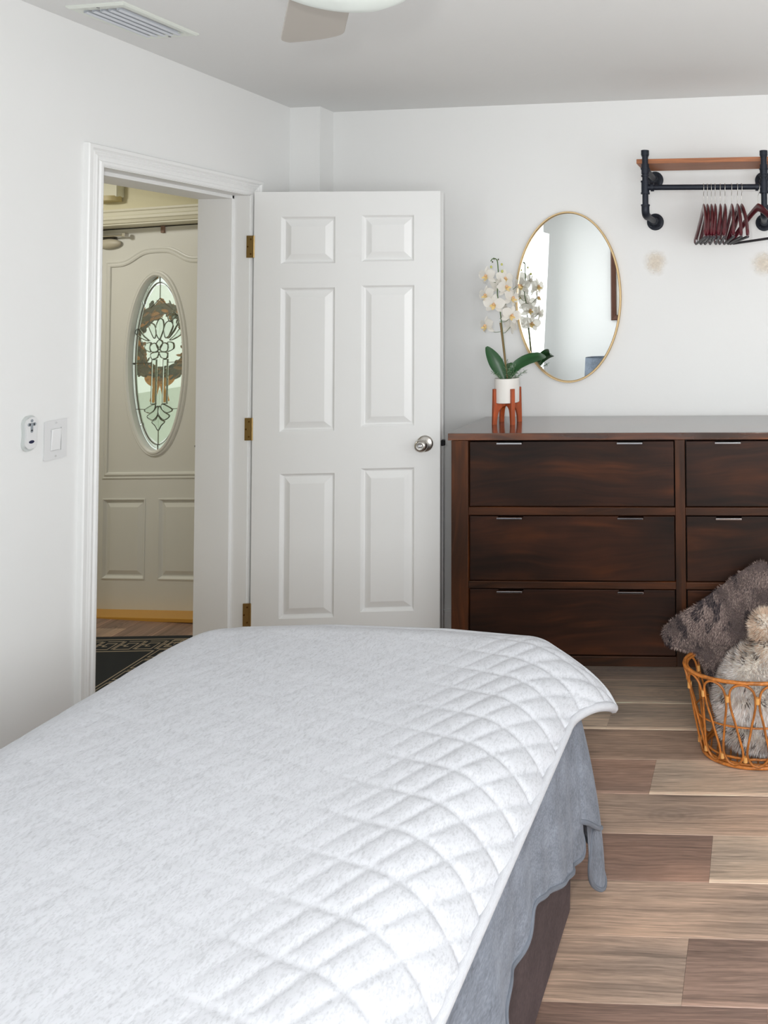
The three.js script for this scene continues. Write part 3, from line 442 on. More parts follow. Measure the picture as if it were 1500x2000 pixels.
/* ---------------- dresser ---------------- */
{
  const d = thing('dresser', 'dark brown wooden dresser with rows of flush drawers against the far wall', 'dresser');
  const zf = -2.8965, zb = FAR + 0.022, X0 = -1.215, X1 = 0.577;
  const uvw = (g, l, o = rnd() * 3) => { g = boxUV(g, l, o, o * 0.7); const uv = g.attributes.uv; for (let i = 0; i < uv.count; i++) uv.setXY(i, uv.getX(i) / 1.3, uv.getY(i) / 0.65); return g; };
  obj('top', uvw(rbox(X0 - 0.012, X1 + 0.012, 1.061, 1.0885, zb, zf + 0.004, 0.002), 0), matDarkTop, d);
  for (const [a, b] of [[X0, -1.148], [0.51, X1]]) { obj('leg', uvw(rbox(a, b, 0, 1.06, zf - 0.06, zf, 0.0025), 1), matDarkFrame, d); }
  for (const [a, b] of [[X0, X0 + 0.05], [X1 - 0.05, X1]]) obj('leg', uvw(rbox(a, b, 0, 1.06, zb, zb + 0.06, 0.0025), 1), matDarkFrame, d);
  for (const x of [X0 + 0.008, X1 - 0.026]) obj('side_panel', uvw(box(x, x + 0.018, 0.19, 1.06, zb + 0.05, zf - 0.05), 1), matDarkFrame, d);
  obj('back_panel', box(X0 + 0.02, X1 - 0.02, 0.19, 1.06, zb, zb + 0.01), matDark, d);
  obj('stile', uvw(rbox(-0.338, -0.3, 0.2, 1.06, zf - 0.04, zf - 0.001, 0.002), 1), matDarkFrame, d);
  for (const [a, b] of [[-1.148, -0.338], [-0.3, 0.51]]) {
    obj('rail', uvw(rbox(a, b, 0.771, 0.801, zf - 0.04, zf - 0.004, 0.002), 0), matDarkFrame, d); obj('rail', uvw(rbox(a, b, 0.4905, 0.517, zf - 0.04, zf - 0.004, 0.002), 0), matDarkFrame, d); obj('rail', uvw(rbox(a, b, 0.199, 0.236, zf - 0.04, zf - 0.002, 0.002), 0), matDarkFrame, d);
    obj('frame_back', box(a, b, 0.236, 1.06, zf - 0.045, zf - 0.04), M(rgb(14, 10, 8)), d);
    for (const [y0, y1] of [[0.804, 1.0545], [0.52, 0.767], [0.239, 0.487]]) {
      const dr = part('drawer', d); obj('drawer_front', uvw(rbox(a + 0.005, b - 0.005, y0 + 0.001, y1 - 0.001, zf - 0.035, zf - 0.006, 0.002), 0), matDark, dr);
      for (const hx of [a + 0.118, b - 0.222]) obj('handle', [rbox(hx, hx + 0.099, y1 - 0.005, y1 - 0.001, zf - 0.01, zf + 0.016, 0.0015), rbox(hx, hx + 0.099, y1 - 0.0075, y1 - 0.001, zf + 0.013, zf + 0.016, 0.0012)], matChrome, dr);
    }
  }
}

/* ---------------- mirror ---------------- */
{
  const m = thing('oval_mirror', 'tall oval mirror in a thin brass frame on the wall above the dresser', 'mirror', [-0.8555, 1.6165, FAR]);
  const rx = 0.2365, ry = 0.3795, n = 120; const e = Array.from({ length: n }, (_, i) => V(Math.cos(i / n * 6.28319) * rx, Math.sin(i / n * 6.28319) * ry, 0));
  obj('frame', sweepRing(e, [[-0.0075, 0.002], [-0.0075, 0.018], [-0.005, 0.021], [0.0, 0.021], [0.0015, 0.019], [0.0015, 0.002]], V(0, 0, 1)), matGold, m);
  const s = new THREE.Shape(); s.absellipse(0, 0, rx - 0.002, ry - 0.002, 0, Math.PI * 2); const g = new THREE.ExtrudeGeometry(s, { depth: 0.004, bevelEnabled: false, curveSegments: 64 }); g.translate(0, 0, 0.008); obj('mirror_glass', g, M(new THREE.Color(0.93, 0.95, 0.94), { metalness: 1, roughness: 0.0 }), m);
  const bk = new THREE.ExtrudeGeometry(s, { depth: 0.006, bevelEnabled: false, curveSegments: 48 }); bk.translate(0, 0, 0.001); obj('backing', bk, M(rgb(60, 55, 50)), m); m.rotation.z = 0.004;
}
// things seen only in the mirror
{
  const p = thing('framed_picture', 'dark brown framed picture reflected at the right edge of the oval mirror', 'picture', [-1.075, 1.73, NEAR - 0.001], Math.PI);
  const w = 0.36, h = 0.34; obj('frame', sweepRing([V(-w, -h, 0), V(w, -h, 0), V(w, h, 0), V(-w, h, 0)], [[0, 0], [0, 0.025], [-0.012, 0.03], [-0.045, 0.022], [-0.05, 0.008], [-0.05, 0]], V(0, 0, 1)), M(rgb(88, 52, 36), { roughness: 0.45 }), p);
  obj('picture_sheet', box(-w + 0.04, w - 0.04, -h + 0.04, h - 0.04, 0.002, 0.006), M(rgb(214, 210, 202)), p);
  const n = thing('nightstand', 'small white nightstand behind the head of the bed, out of the frame', 'nightstand', [-1.5, 0, 0.33]);
  obj('top', rbox(-0.22, 0.22, 0.6, 0.625, -0.16, 0.18, 0.003), matTrim, n); for (const [x, z] of [[-0.2, -0.14], [0.2, -0.14], [-0.2, 0.16], [0.2, 0.16]]) obj('leg', rbox(x - 0.016, x + 0.016, 0, 0.6, z - 0.016, z + 0.016, 0.002), matTrim, n);
  obj('drawer', rbox(-0.18, 0.18, 0.45, 0.595, -0.155, 0.15, 0.003), matTrim, n);
  const l = thing('table_lamp', 'table lamp with a blue-grey drum shade reflected at the bottom of the oval mirror', 'lamp', [-1.5, 0.626, 0.3]);
  const b = new THREE.LatheGeometry([[0.001, 0], [0.07, 0], [0.07, 0.012], [0.03, 0.03], [0.045, 0.08], [0.05, 0.12], [0.02, 0.17], [0.008, 0.19], [0.008, 0.26]].map(([x, y]) => new THREE.Vector2(x, y)), 32); obj('base', b, M(rgb(180, 184, 190), { roughness: 0.3 }), l);
  const sh = new THREE.LatheGeometry([[0.14, 0.2], [0.128, 0.432], [0.126, 0.432], [0.138, 0.2], [0.14, 0.2]].map(([x, y]) => new THREE.Vector2(x, y)), 48); obj('lamp_shade', sh, M(rgb(128, 138, 152), { map: plush, roughness: 0.95, side: THREE.DoubleSide }), l);
}

/* ---------------- pipe shelf and hangers ---------------- */
const RODY = 2.058, ZP = -3.03;
{
  const s = thing('pipe_shelf', 'black iron pipe wall shelf with a pine board and a hanging rail', 'wall shelf');
  const R = 0.0125; const cap = (x, y, z, r, h, axis = 'y') => { const g = new THREE.CylinderGeometry(r, r, h, 20); if (axis === 'x') g.rotateZ(Math.PI / 2); if (axis === 'z') g.rotateX(Math.PI / 2); g.translate(x, y, z); return g; };
  for (const x of [-0.464, 0.02]) {
    const dy = x > 0 ? -0.011 : 0, lean = 0.004;
    obj('pipe_post', [rod(V(x, 2.13 + dy, ZP), V(x, 2.205 + dy, ZP), R), rod(V(x, 1.952 + dy, ZP), V(x, 2.13 + dy, ZP), R), cap(x, 2.2 + dy, ZP, 0.0165, 0.02), cap(x, 2.188 + dy, ZP, 0.0145, 0.008),
      cap(x, 2.133 + dy, ZP, 0.016, 0.04), cap(x, 2.135 + dy, ZP, 0.0185, 0.006), cap(x, 2.105 + dy, ZP, 0.0165, 0.007), cap(x, RODY + dy * 0.5, ZP, 0.0165, 0.046), cap(x, RODY + 0.024 + dy * 0.5, ZP, 0.0185, 0.006), cap(x, RODY - 0.024 + dy * 0.5, ZP, 0.0185, 0.006), cap(x, 1.985 + dy, ZP, 0.0185, 0.006)], matIron, s);
    const el = tube([V(x, 1.985 + dy, ZP), V(x, 1.962 + dy, ZP), V(x, 1.95 + dy, ZP - 0.012), V(x, 1.945 + dy, ZP - 0.035), V(x, 1.945 + dy, ZP - 0.06)], 0.0165, 24, 14); obj('elbow', el, matIron, s);
    obj('pipe_arm', [rod(V(x, 1.945 + dy, ZP - 0.05), V(x, 1.945 + dy, FAR + 0.004), R), cap(x, 1.945 + dy, FAR + 0.035, 0.017, 0.03, 'z')], matIron, s);
    obj('pipe_arm', [rod(V(x, 2.133 + dy, ZP), V(x, 2.133 + dy, FAR + 0.004), R), cap(x, 2.133 + dy, FAR + 0.035, 0.017, 0.03, 'z'), cap(x, 2.133 + dy, ZP - 0.03, 0.0165, 0.02, 'z')], matIron, s);
    for (const y of [1.945 + dy, 2.133 + dy]) { const fl = new THREE.LatheGeometry([[0.0005, 0], [0.0375, 0], [0.0375, 0.006], [0.034, 0.008], [0.022, 0.009], [0.019, 0.018], [0.0125, 0.019]].map(([a, b]) => new THREE.Vector2(a, b)), 32); fl.rotateX(Math.PI / 2); fl.translate(x, y, FAR); const f = obj('flange', fl, matIron, s); for (let k = 0; k < 4; k++) { const a = k * Math.PI / 2 + 0.78, g = new THREE.SphereGeometry(0.004, 10, 6); g.scale(1, 1, 0.5); g.translate(x + Math.cos(a) * 0.028, y + Math.sin(a) * 0.028, FAR + 0.009); obj('screw', g, M(rgb(50, 54, 62), { metalness: 0.7, roughness: 0.4 }), f); } }
  }
  obj('hanging_rail', [rod(V(-0.464, RODY, ZP), V(0.02, RODY - 0.006, ZP), 0.0115), cap(-0.435, RODY, ZP, 0.0165, 0.012, 'x'), cap(-0.009, RODY - 0.006, ZP, 0.0165, 0.012, 'x')], matIron, s);
  obj('shelf_board', boxUV(rbox(-0.503, 0.058, 2.1595, 2.1785, -3.235, -3.048, 0.002), 0), matPine, s);
}
{
  const red = MP(rgb(86, 14, 28), { roughness: 0.32, clearcoat: 0.5 }), dk = M(rgb(40, 36, 42), { roughness: 0.6 });
  const L = 0.212;
  function makeHanger() {
    const h = thing('clothes_hanger', 'hanger', 'hanger');
    const hookR = 0.0155, hk = []; for (let i = 0; i <= 20; i++) { const a = lerp(-0.35, 3.75, i / 20) ; hk.push(V(Math.cos(a) * hookR, Math.sin(a) * hookR, 0)); }
    const q = hk.reverse(); const pts = [...q.slice(0), ]; const end = pts.at(-1);
    obj('hook', [tube([...q, V(0.011, -0.02, 0), V(0.002, -0.033, 0), V(0, -0.048, 0), V(0, -0.066, 0)], 0.0012, 60, 6)], matNickel, h);
    // shoulder: a swept board, thick at the ends
    const sec = 26, g = grid(48, 14, (u, v) => { const s = (u - 0.5) * 2, as = Math.abs(s), x = s * L, yc = -0.07 - 0.128 * Math.pow(as, 1.3), hh = lerp(0.017, 0.0125, as) * (as > 0.965 ? Math.sqrt(Math.max(0.02, 1 - Math.pow((as - 0.965) / 0.035, 2))) : 1), ww = lerp(0.0056, 0.0072, as) * (as > 0.965 ? Math.sqrt(Math.max(0.02, 1 - Math.pow((as - 0.965) / 0.035, 2))) : 1), a = v * Math.PI * 2, bow = 0.018 * as * as;
      const cs = Math.cos(a), sn = Math.sin(a); return V(x, yc - 0.012 + hh * Math.sign(sn) * Math.pow(Math.abs(sn), 0.8), ww * Math.sign(cs) * Math.pow(Math.abs(cs), 0.8) + bow); });
    obj('shoulder', g, red, h);
    obj('trouser_bar', rod(V(-L * 0.92, -0.216, 0.014), V(L * 0.92, -0.216, 0.014), 0.0052), dk, h);
    for (const q of [-1, 1]) obj('metal_clip', rod(V(q * L * 0.86, -0.185, 0.014), V(q * L * 0.86, -0.219, 0.014), 0.0022, 0.0022, 8), matChrome, h);
    return h;
  }
  const proto = makeHanger();
  const spec = [[-0.226], [-0.211], [-0.195], [-0.179], [-0.158], [-0.139], [-0.112], [-0.089], [-0.072], [-0.005]];
  const turn = [-1.39, -1.42, -1.43, -1.46, -1.48, -1.47, -1.43, -1.4, -1.36, -1.06];
  const ord = ['first wine-red wooden hanger at the left end of the bunch on the black rail', 'second wine-red hanger from the left end of the bunch on the rail', 'third wine-red hanger from the left end of the bunch on the rail', 'fourth wine-red hanger from the left end of the bunch on the rail', 'fifth wine-red hanger from the left, last before the small gap in the bunch', 'sixth wine-red hanger from the left, first after the small gap in the bunch', 'seventh wine-red hanger from the left end of the bunch on the rail', 'eighth wine-red hanger from the left, last but one of the bunch on the rail', 'ninth wine-red hanger from the left, at the right end of the bunch', 'wine-red wooden hanger hanging alone and turned broadside by the right pipe post'];
  spec.forEach(([x], i) => { const h = i ? proto.clone() : proto; if (i) { h.name = numbered('clothes_hanger'); scene.add(h); } h.position.set(x, RODY + 0.0115 + 0.0017 - 0.0155 + 0.0005 - x * 0 - 0.006 * (x + 0.464) / 0.484, ZP); h.rotation.y = turn[i]; tag(h, ord[i], 'hanger', 'wine-red hangers on the pipe rail'); });
}

/* ---------------- orchid in a pot on a wooden stand ---------------- */
{
  const o = thing('potted_orchid', 'white artificial orchid in a white pot on an orange wooden stand', 'plant', [-1.073, 1.089, -3.13]);
  const lathe = (p, n = 48) => new THREE.LatheGeometry(p.map(([r, y]) => new THREE.Vector2(r, y)), n);
  const potMat = M(rgb(236, 232, 226), { roughness: 0.5 });
  obj('pot', lathe([[0.0005, 0.086], [0.047, 0.086], [0.05, 0.089], [0.051, 0.186], [0.05, 0.189], [0.047, 0.186], [0.046, 0.172], [0.0005, 0.17]]), potMat, o);
  const st = part('plant_stand', o); st.userData.label = 'orange-brown wooden stand with four arched legs';
  const leg = new THREE.Shape(); leg.moveTo(0.062, 0); leg.lineTo(0.048, 0); leg.quadraticCurveTo(0.047, 0.04, 0.036, 0.06); leg.quadraticCurveTo(0.022, 0.075, 0, 0.0755); leg.lineTo(0, 0.085); leg.lineTo(0.0515, 0.085); leg.lineTo(0.0515, 0.145); leg.lineTo(0.059, 0.145); leg.closePath();
  for (let k = 0; k < 4; k++) { const g = new THREE.ExtrudeGeometry(leg, { depth: 0.014, bevelEnabled: true, bevelSize: 0.0015, bevelThickness: 0.0015, bevelSegments: 2 }); g.translate(0, 0, -0.007); g.rotateY(k * Math.PI / 2 + 0.74); obj('leg', boxUV(g, 1), matStand, st); }
  const stemMat = M(rgb(126, 104, 66), { roughness: 0.7 }), green = M(rgb(78, 106, 52), { roughness: 0.6 });
  const P = (x, y, z = 0) => { const k = 3.13 / 1464.96 * 1.0; return V((x - 988) * 0.00214, (829 - y) * 0.00214 + 0.0, z); };   // sketch coordinates around the stand's foot
  obj('stake', tube([P(989, 742), P(984, 700, 0.004), P(979, 655, 0.006), P(976, 632, 0.006)], 0.0042, 24, 8), stemMat, o);
  obj('stem', [tube([P(987, 742, -0.01), P(983, 690, -0.004), P(978, 640, 0), P(974, 600, 0.004), P(970, 575, 0.006), P(972, 545, 0.004), P(971, 520, 0.006), P(970, 508, 0.012), P(964, 505, 0.02), P(960, 511, 0.025)], 0.0022, 60, 7)], green, o);
  // flowers
  const petalMat = new THREE.MeshPhysicalMaterial({ color: rgb(244, 240, 232), roughness: 0.85, transmission: 0.3, thickness: 0, side: THREE.DoubleSide }), lipMat = M(rgb(240, 214, 150), { roughness: 0.7, side: THREE.DoubleSide }), heart = M(rgb(226, 182, 140), { roughness: 0.7 });
  const petal = (len, wid, curl) => grid(10, 8, (u, v) => { const t = v, w = wid * Math.pow(Math.sin(Math.PI * clamp(0.06 + t * 0.9)), 0.75) * (0.75 + 0.25 * t), s = (u - 0.5) * 2; return V(s * w, t * len, curl * t * t * len + 0.12 * wid * s * s + 0.02 * len * Math.sin(3 * t)); });
  const sep = petal(0.034, 0.0105, -0.25), wing = petal(0.037, 0.0195, -0.12);
  const lip = (() => { const a = petal(0.015, 0.007, 0.9); const b = petal(0.01, 0.005, 1.4); b.rotateZ(1.2); const c = petal(0.01, 0.005, 1.4); c.rotateZ(-1.2); return merge([a, b, c]); })();
  function flower(x, y, z, yaw, pitch, roll, sc = 1) {
    const f = part('flower', o); f.position.copy(P(x, y, z)); f.rotation.set(pitch, yaw, roll); f.scale.setScalar(sc * 1.22);
    [[sep, 0], [sep, 2.25], [sep, -2.25], [wing, 1.25], [wing, -1.25]].forEach(([g, a], i) => { const m = obj('petal', g, petalMat, f); m.rotation.z = a; m.position.z = i < 3 ? 0 : 0.0025; });
    const l = obj('lip', lip, lipMat, f); l.rotation.z = Math.PI; l.position.set(0, -0.001, 0.003);
    const c = new THREE.SphereGeometry(0.0042, 12, 8); c.scale(1, 1.2, 1.4); c.translate(0, 0.002, 0.008); obj('column', c, heart, f);
  }
  const FL = [[952, 540, 0.02, -0.35, 0.1, 0.1], [982, 545, -0.005, 0.9, 0.1, -0.2, 0.95], [954, 578, 0.035, -0.45, 0.05, 0.2], [970, 596, 0.045, 0.1, 0.1, -0.1, 1.05], [988, 562, 0.02, 1.1, 0.0, 0.3], [997, 584, 0.0, 1.2, 0.1, -0.3, 1.05], [984, 612, -0.02, 2.3, 0.1, 0.2], [951, 638, 0.02, -0.55, 0.1, 0.15, 1.0], [999, 618, 0.015, 0.7, 0.15, -0.4, 1.0], [990, 640, -0.03, 2.6, 0.0, 0.2], [1003, 560, -0.03, 2.0, 0, 0.1], [968, 558, -0.03, 3.0, 0, 0]];
  FL.forEach((f) => flower(...f));
  const stalk = []; for (const [x, y, z] of FL) stalk.push(tube([P(974 + (640 - y) * 0.0 + (y > 620 ? 3 : 0), Math.min(y + 12, 652), 0.002), P(lerp(975, x, 0.5), y + 12, lerp(0, z, 0.5)), P(x, y + 1, z - 0.002)], 0.0011, 10, 5)); obj('flower_stalks', stalk, green, o, { kind: 'stuff' });
  for (const [x, y, z, r, c] of [[960, 522, 0.02, 0.0052, 1], [978, 517, 0.0, 0.0048, 1], [982, 531, 0.02, 0.0058, 1], [961, 512, 0.01, 0.0033, 0], [971, 507, 0.0, 0.0033, 0], [966, 507, 0.022, 0.0028, 0]]) { const g = new THREE.SphereGeometry(r, 14, 10); g.scale(0.9, 1.2, 0.9); const q = P(x, y, z); g.translate(q.x, q.y, q.z); obj('bud', g, M(c ? rgb(196, 196, 112) : rgb(92, 98, 72), { roughness: 0.6 }), o); }
  // leaves
  const leafTex = dataTex(128, 256, (u, v) => { const n = fbm(u * 30, v * 5, 5, 3), mid = Math.exp(-Math.pow((u - 0.5) * 18, 2)) * 0.12, f = 0.85 + 0.3 * (n - 0.5) - mid; return [0.13 * f, 0.36 * f, 0.16 * f]; });
  const leafMat = MP(0xffffff, { map: leafTex, roughness: 0.35, side: THREE.DoubleSide });
  const bigLeaf = (pts, wid) => { const c = new THREE.CatmullRomCurve3(pts); return grid(12, 30, (u, v) => { const q = c.getPoint(v), t = c.getTangent(v), side = t.clone().cross(V(0.25, 0.45, 1)).normalize(), up = side.clone().cross(t).normalize(), s = (u - 0.5) * 2, w = wid * Math.pow(Math.sin(Math.PI * clamp(0.08 + v * 0.9)), 0.7) * (0.8 + 0.25 * v); return q.addScaledVector(side, s * w).addScaledVector(up, 0.25 * w * s * s); }); };
  obj('leaf', bigLeaf([P(984, 744, 0.01), P(974, 722, 0.012), P(964, 703, 0.014), P(949, 679, 0.012)], 0.031), leafMat, o);
  obj('leaf', bigLeaf([P(990, 744, 0.0), P(1003, 722, 0.0), P(1020, 709, -0.03), P(1040, 703, -0.09), P(1046, 704, -0.14)], 0.026), leafMat, o);
  obj('leaf', bigLeaf([P(984, 744, -0.02), P(980, 730, -0.05), P(984, 722, -0.08), P(990, 722, -0.11)], 0.02), leafMat, o);
  const sp = new THREE.BoxGeometry(0.0008, 0.013, 0.0008); sp.translate(0, 0.0065, 0); const NF = 620, im = new THREE.InstancedMesh(sp, M(0xffffff, { roughness: 0.7 }), NF); im.name = 'fern_sprigs'; im.userData.kind = 'stuff'; const m4 = new THREE.Matrix4(), q4 = new THREE.Quaternion();
  let k = 0; for (let b = 0; b < 14; b++) { const az = rr(0, 6.28), tilt = rr(0.2, 1.15), len = rr(0.05, 0.085), dir = V(Math.sin(tilt) * Math.cos(az), Math.cos(tilt), Math.sin(tilt) * Math.sin(az)), st0 = V(rr(-0.015, 0.015), 0.18, rr(-0.015, 0.015)); for (let i = 0; i < 44; i++) { const t = 0.2 + 0.8 * i / 43, q = st0.clone().addScaledVector(dir, len * t); q4.setFromUnitVectors(V(0, 1, 0), dir.clone().multiplyScalar(0.7).add(V(rr(-1, 1), rr(-1, 1), rr(-1, 1))).normalize()); m4.compose(q, q4, V(1, 1, 1)); im.setMatrixAt(k, m4); im.setColorAt(k, rnd() < 0.3 ? rgb(150, 168, 140) : rgb(74, 112, 72)); k++; } } im.count = k; o.add(im);
}

/* ---------------- basket, fur pillow, plush ---------------- */
const BX = -0.03, BZ = -2.735;
{
  const b = thing('rattan_basket', 'open oval rattan basket of looped canes on the floor by the dresser', 'basket', [BX, 0, BZ]);
  const H = 0.292, ax = (t) => lerp(0.2, 0.262, t), az = (t) => lerp(0.13, 0.15, t), at = (a, t, o = 0) => V(Math.cos(a) * (ax(t) + o), t * H + 0.008, Math.sin(a) * (az(t) + o));
  const hoop = (t, r, o = 0, dy = 0) => { const p = []; for (let i = 0; i < 64; i++) { const q = at(i / 64 * 6.28319, t, o); q.y += dy; p.push(q); } const g = new THREE.TubeGeometry(new THREE.CatmullRomCurve3(p, true), 160, r, 8, true); const uv = g.attributes.uv; for (let i = 0; i < uv.count; i++) uv.setX(i, uv.getX(i) * 8); return g; };
  obj('rim', [hoop(1, 0.0065), hoop(0.985, 0.005, -0.009)], matRattan, b); obj('middle_hoop', hoop(0.46, 0.0032, -0.005), matRattan, b); obj('base_hoop', [hoop(0.0, 0.006, 0, 0), hoop(0.0, 0.0055, -0.012, 0.002), hoop(0.03, 0.004, -0.016, 0.01)], matRattan, b);
  const N = 15, A0 = 0.1;
  for (let k = 0; k < N; k++) { // serpentine: a wide arch at the rim, its feet gathered at the base, joined to the next by a loop
    const c = (k / N) * 6.28319 + A0, st = 6.28319 / N, w = st * 0.41; const pts = [];
    const add = (da, t) => pts.push(at(c + da, t, 0.002));
    add(-st * 0.5, 0.015); add(-st * 0.28, 0.04); add(-st * 0.09, 0.13); add(-st * 0.26, 0.45); add(-w * 1.06, 0.76); add(-w * 0.84, 0.92); add(0, 0.98); add(w * 0.84, 0.92); add(w * 1.06, 0.76); add(st * 0.26, 0.45); add(st * 0.09, 0.13); add(st * 0.28, 0.04); add(st * 0.5, 0.015);
    const g = new THREE.TubeGeometry(new THREE.CatmullRomCurve3(pts), 70, 0.0042, 7); const uv = g.attributes.uv; for (let i = 0; i < uv.count; i++) uv.setX(i, uv.getX(i) * 3); obj('cane_loop', g, matRattan, b);
    const bind = (a, t, h, o) => { const g2 = cyl(0.0078, 0.0078, h, 10); g2.rotateY(-a); const q = at(a, t, o); g2.translate(q.x, q.y, q.z); return g2; };
    obj('binding', bind(c + st * 0.5, 0.8, 0.02, 0.002), matBinding, b); obj('binding', bind(c, 0.1, 0.017, 0.002), matBinding, b);
  }
  const bot = []; for (let i = -7; i <= 7; i++) { const x = i * 0.024, z = 0.122 * Math.sqrt(Math.max(0, 1 - Math.pow(x / 0.192, 2))); bot.push(rod(V(x, 0.006, -z), V(x, 0.006, z), 0.003, 0.003, 6)); } for (const g of bot) obj('base_cane', g, matRattan, b);
}
function furry(parent, mesh, n, len, wid, colFn, lie, name = 'fur') {
  const s = new MeshSurfaceSampler(mesh).setRandomGenerator(rnd).build(), blade = new THREE.BufferGeometry();
  blade.setAttribute('position', new THREE.Float32BufferAttribute([-0.5, 0, 0, 0.5, 0, 0, 0.36, 0.5, 0.09, -0.36, 0.5, 0.09, 0, 1, 0.3], 3)); blade.setIndex([0, 1, 2, 0, 2, 3, 3, 2, 4]); blade.computeVertexNormals();
  const im = new THREE.InstancedMesh(blade, M(0xffffff, { roughness: 1, side: THREE.DoubleSide }), n), p = V(), nn = V(), m4 = new THREE.Matrix4(), q4 = new THREE.Quaternion(), q5 = new THREE.Quaternion();
  for (let i = 0; i < n; i++) { s.sample(p, nn); const d = nn.clone().add(lie(p, nn)).normalize(), l = len * rr(0.65, 1.2); const zz = nn.clone().addScaledVector(d, -nn.dot(d)); if (zz.lengthSq() < 1e-4) zz.set(d.z, d.x, -d.y).addScaledVector(d, 0); zz.addScaledVector(d, -zz.dot(d)).normalize(); q4.setFromRotationMatrix(m4.makeBasis(d.clone().cross(zz), d, zz)); q5.setFromAxisAngle(V(0, 1, 0), rr(-0.7, 0.7)); q4.multiply(q5); m4.compose(p, q4, V(wid, l, l)); im.setMatrixAt(i, m4); im.setColorAt(i, colFn(p)); }
  im.name = name; im.userData.kind = 'stuff'; im.castShadow = im.receiveShadow = true; parent.add(im);
}
{ // dark fur pillow, a square on its corner leaning on the dresser
  const p = thing('fur_pillow', 'dark grey-brown fake fur pillow propped on its corner in the back of the basket', 'pillow');
  const S = 0.265, rot = new THREE.Matrix4().makeRotationFromEuler(new THREE.Euler(-0.1, 0, 34 * Math.PI / 180, 'YXZ')).setPosition(-0.068, 0.302, -2.818);
  const body = grid(110, 56, (v, u) => { const th = (v * 2 - 1) * Math.PI, ph = u * Math.PI - Math.PI / 2;   // cushion: a rounded square that thins to its corners
    const sp = (x, e) => Math.sign(x) * Math.pow(Math.abs(x), e); const cx = sp(Math.cos(th), 0.42), sx = sp(Math.sin(th), 0.42), cp = Math.pow(Math.cos(ph), 0.55); const X = cx * cp, Y = sx * cp, m0 = Math.max(Math.abs(X), Math.abs(Y), 1e-3), pinch = 1 - 0.1 * (1 - Math.pow(Math.min(Math.abs(X), Math.abs(Y)) / m0, 2));
    const q = V(X * S * pinch, Y * S * pinch, Math.sin(ph) * 0.046 * (0.5 + 0.5 * (1 - X * X) * (1 - Y * Y)) + 0.01 * Math.sin(X * 6 + Y * 4) * (1 - X * X)).applyMatrix4(rot);
    const t = ss(-0.16, -0.25, q.x), yl = 0.322; if (q.y < yl) q.y = yl + (q.y - yl) * (1 - 0.86 * t);          // pressed up by the basket's rim
    if (q.y < 0.09) q.y = 0.09 + (q.y - 0.09) * 0.3; return q; });
  const m = obj('cushion', mergeVertices(body, 1e-5), M(rgb(92, 80, 78), { roughness: 1 }), p); m.geometry.computeVertexNormals();
  const c = [rgb(160, 140, 134), rgb(128, 110, 106), rgb(196, 176, 166), rgb(46, 42, 50)];
  furry(p, m, 64000, 0.0105, 0.0013, (q) => { const d = ss(0.53, 0.62, fbm(q.x * 34 + 5, q.y * 26 + q.z * 8, 61, 3)) * ss(0.35, 0.6, fbm(q.x * 9, q.y * 9, 67, 2)); return c[rnd() < d * 0.95 ? 3 : Math.floor(rnd() * 3)].clone().multiplyScalar(rr(0.75, 1.2)); }, (q) => V(fbm(q.x * 18, q.y * 18, 5, 2) - 0.5, fbm(q.x * 18, q.y * 18, 6, 2) - 0.75, 0).multiplyScalar(2.4));
}
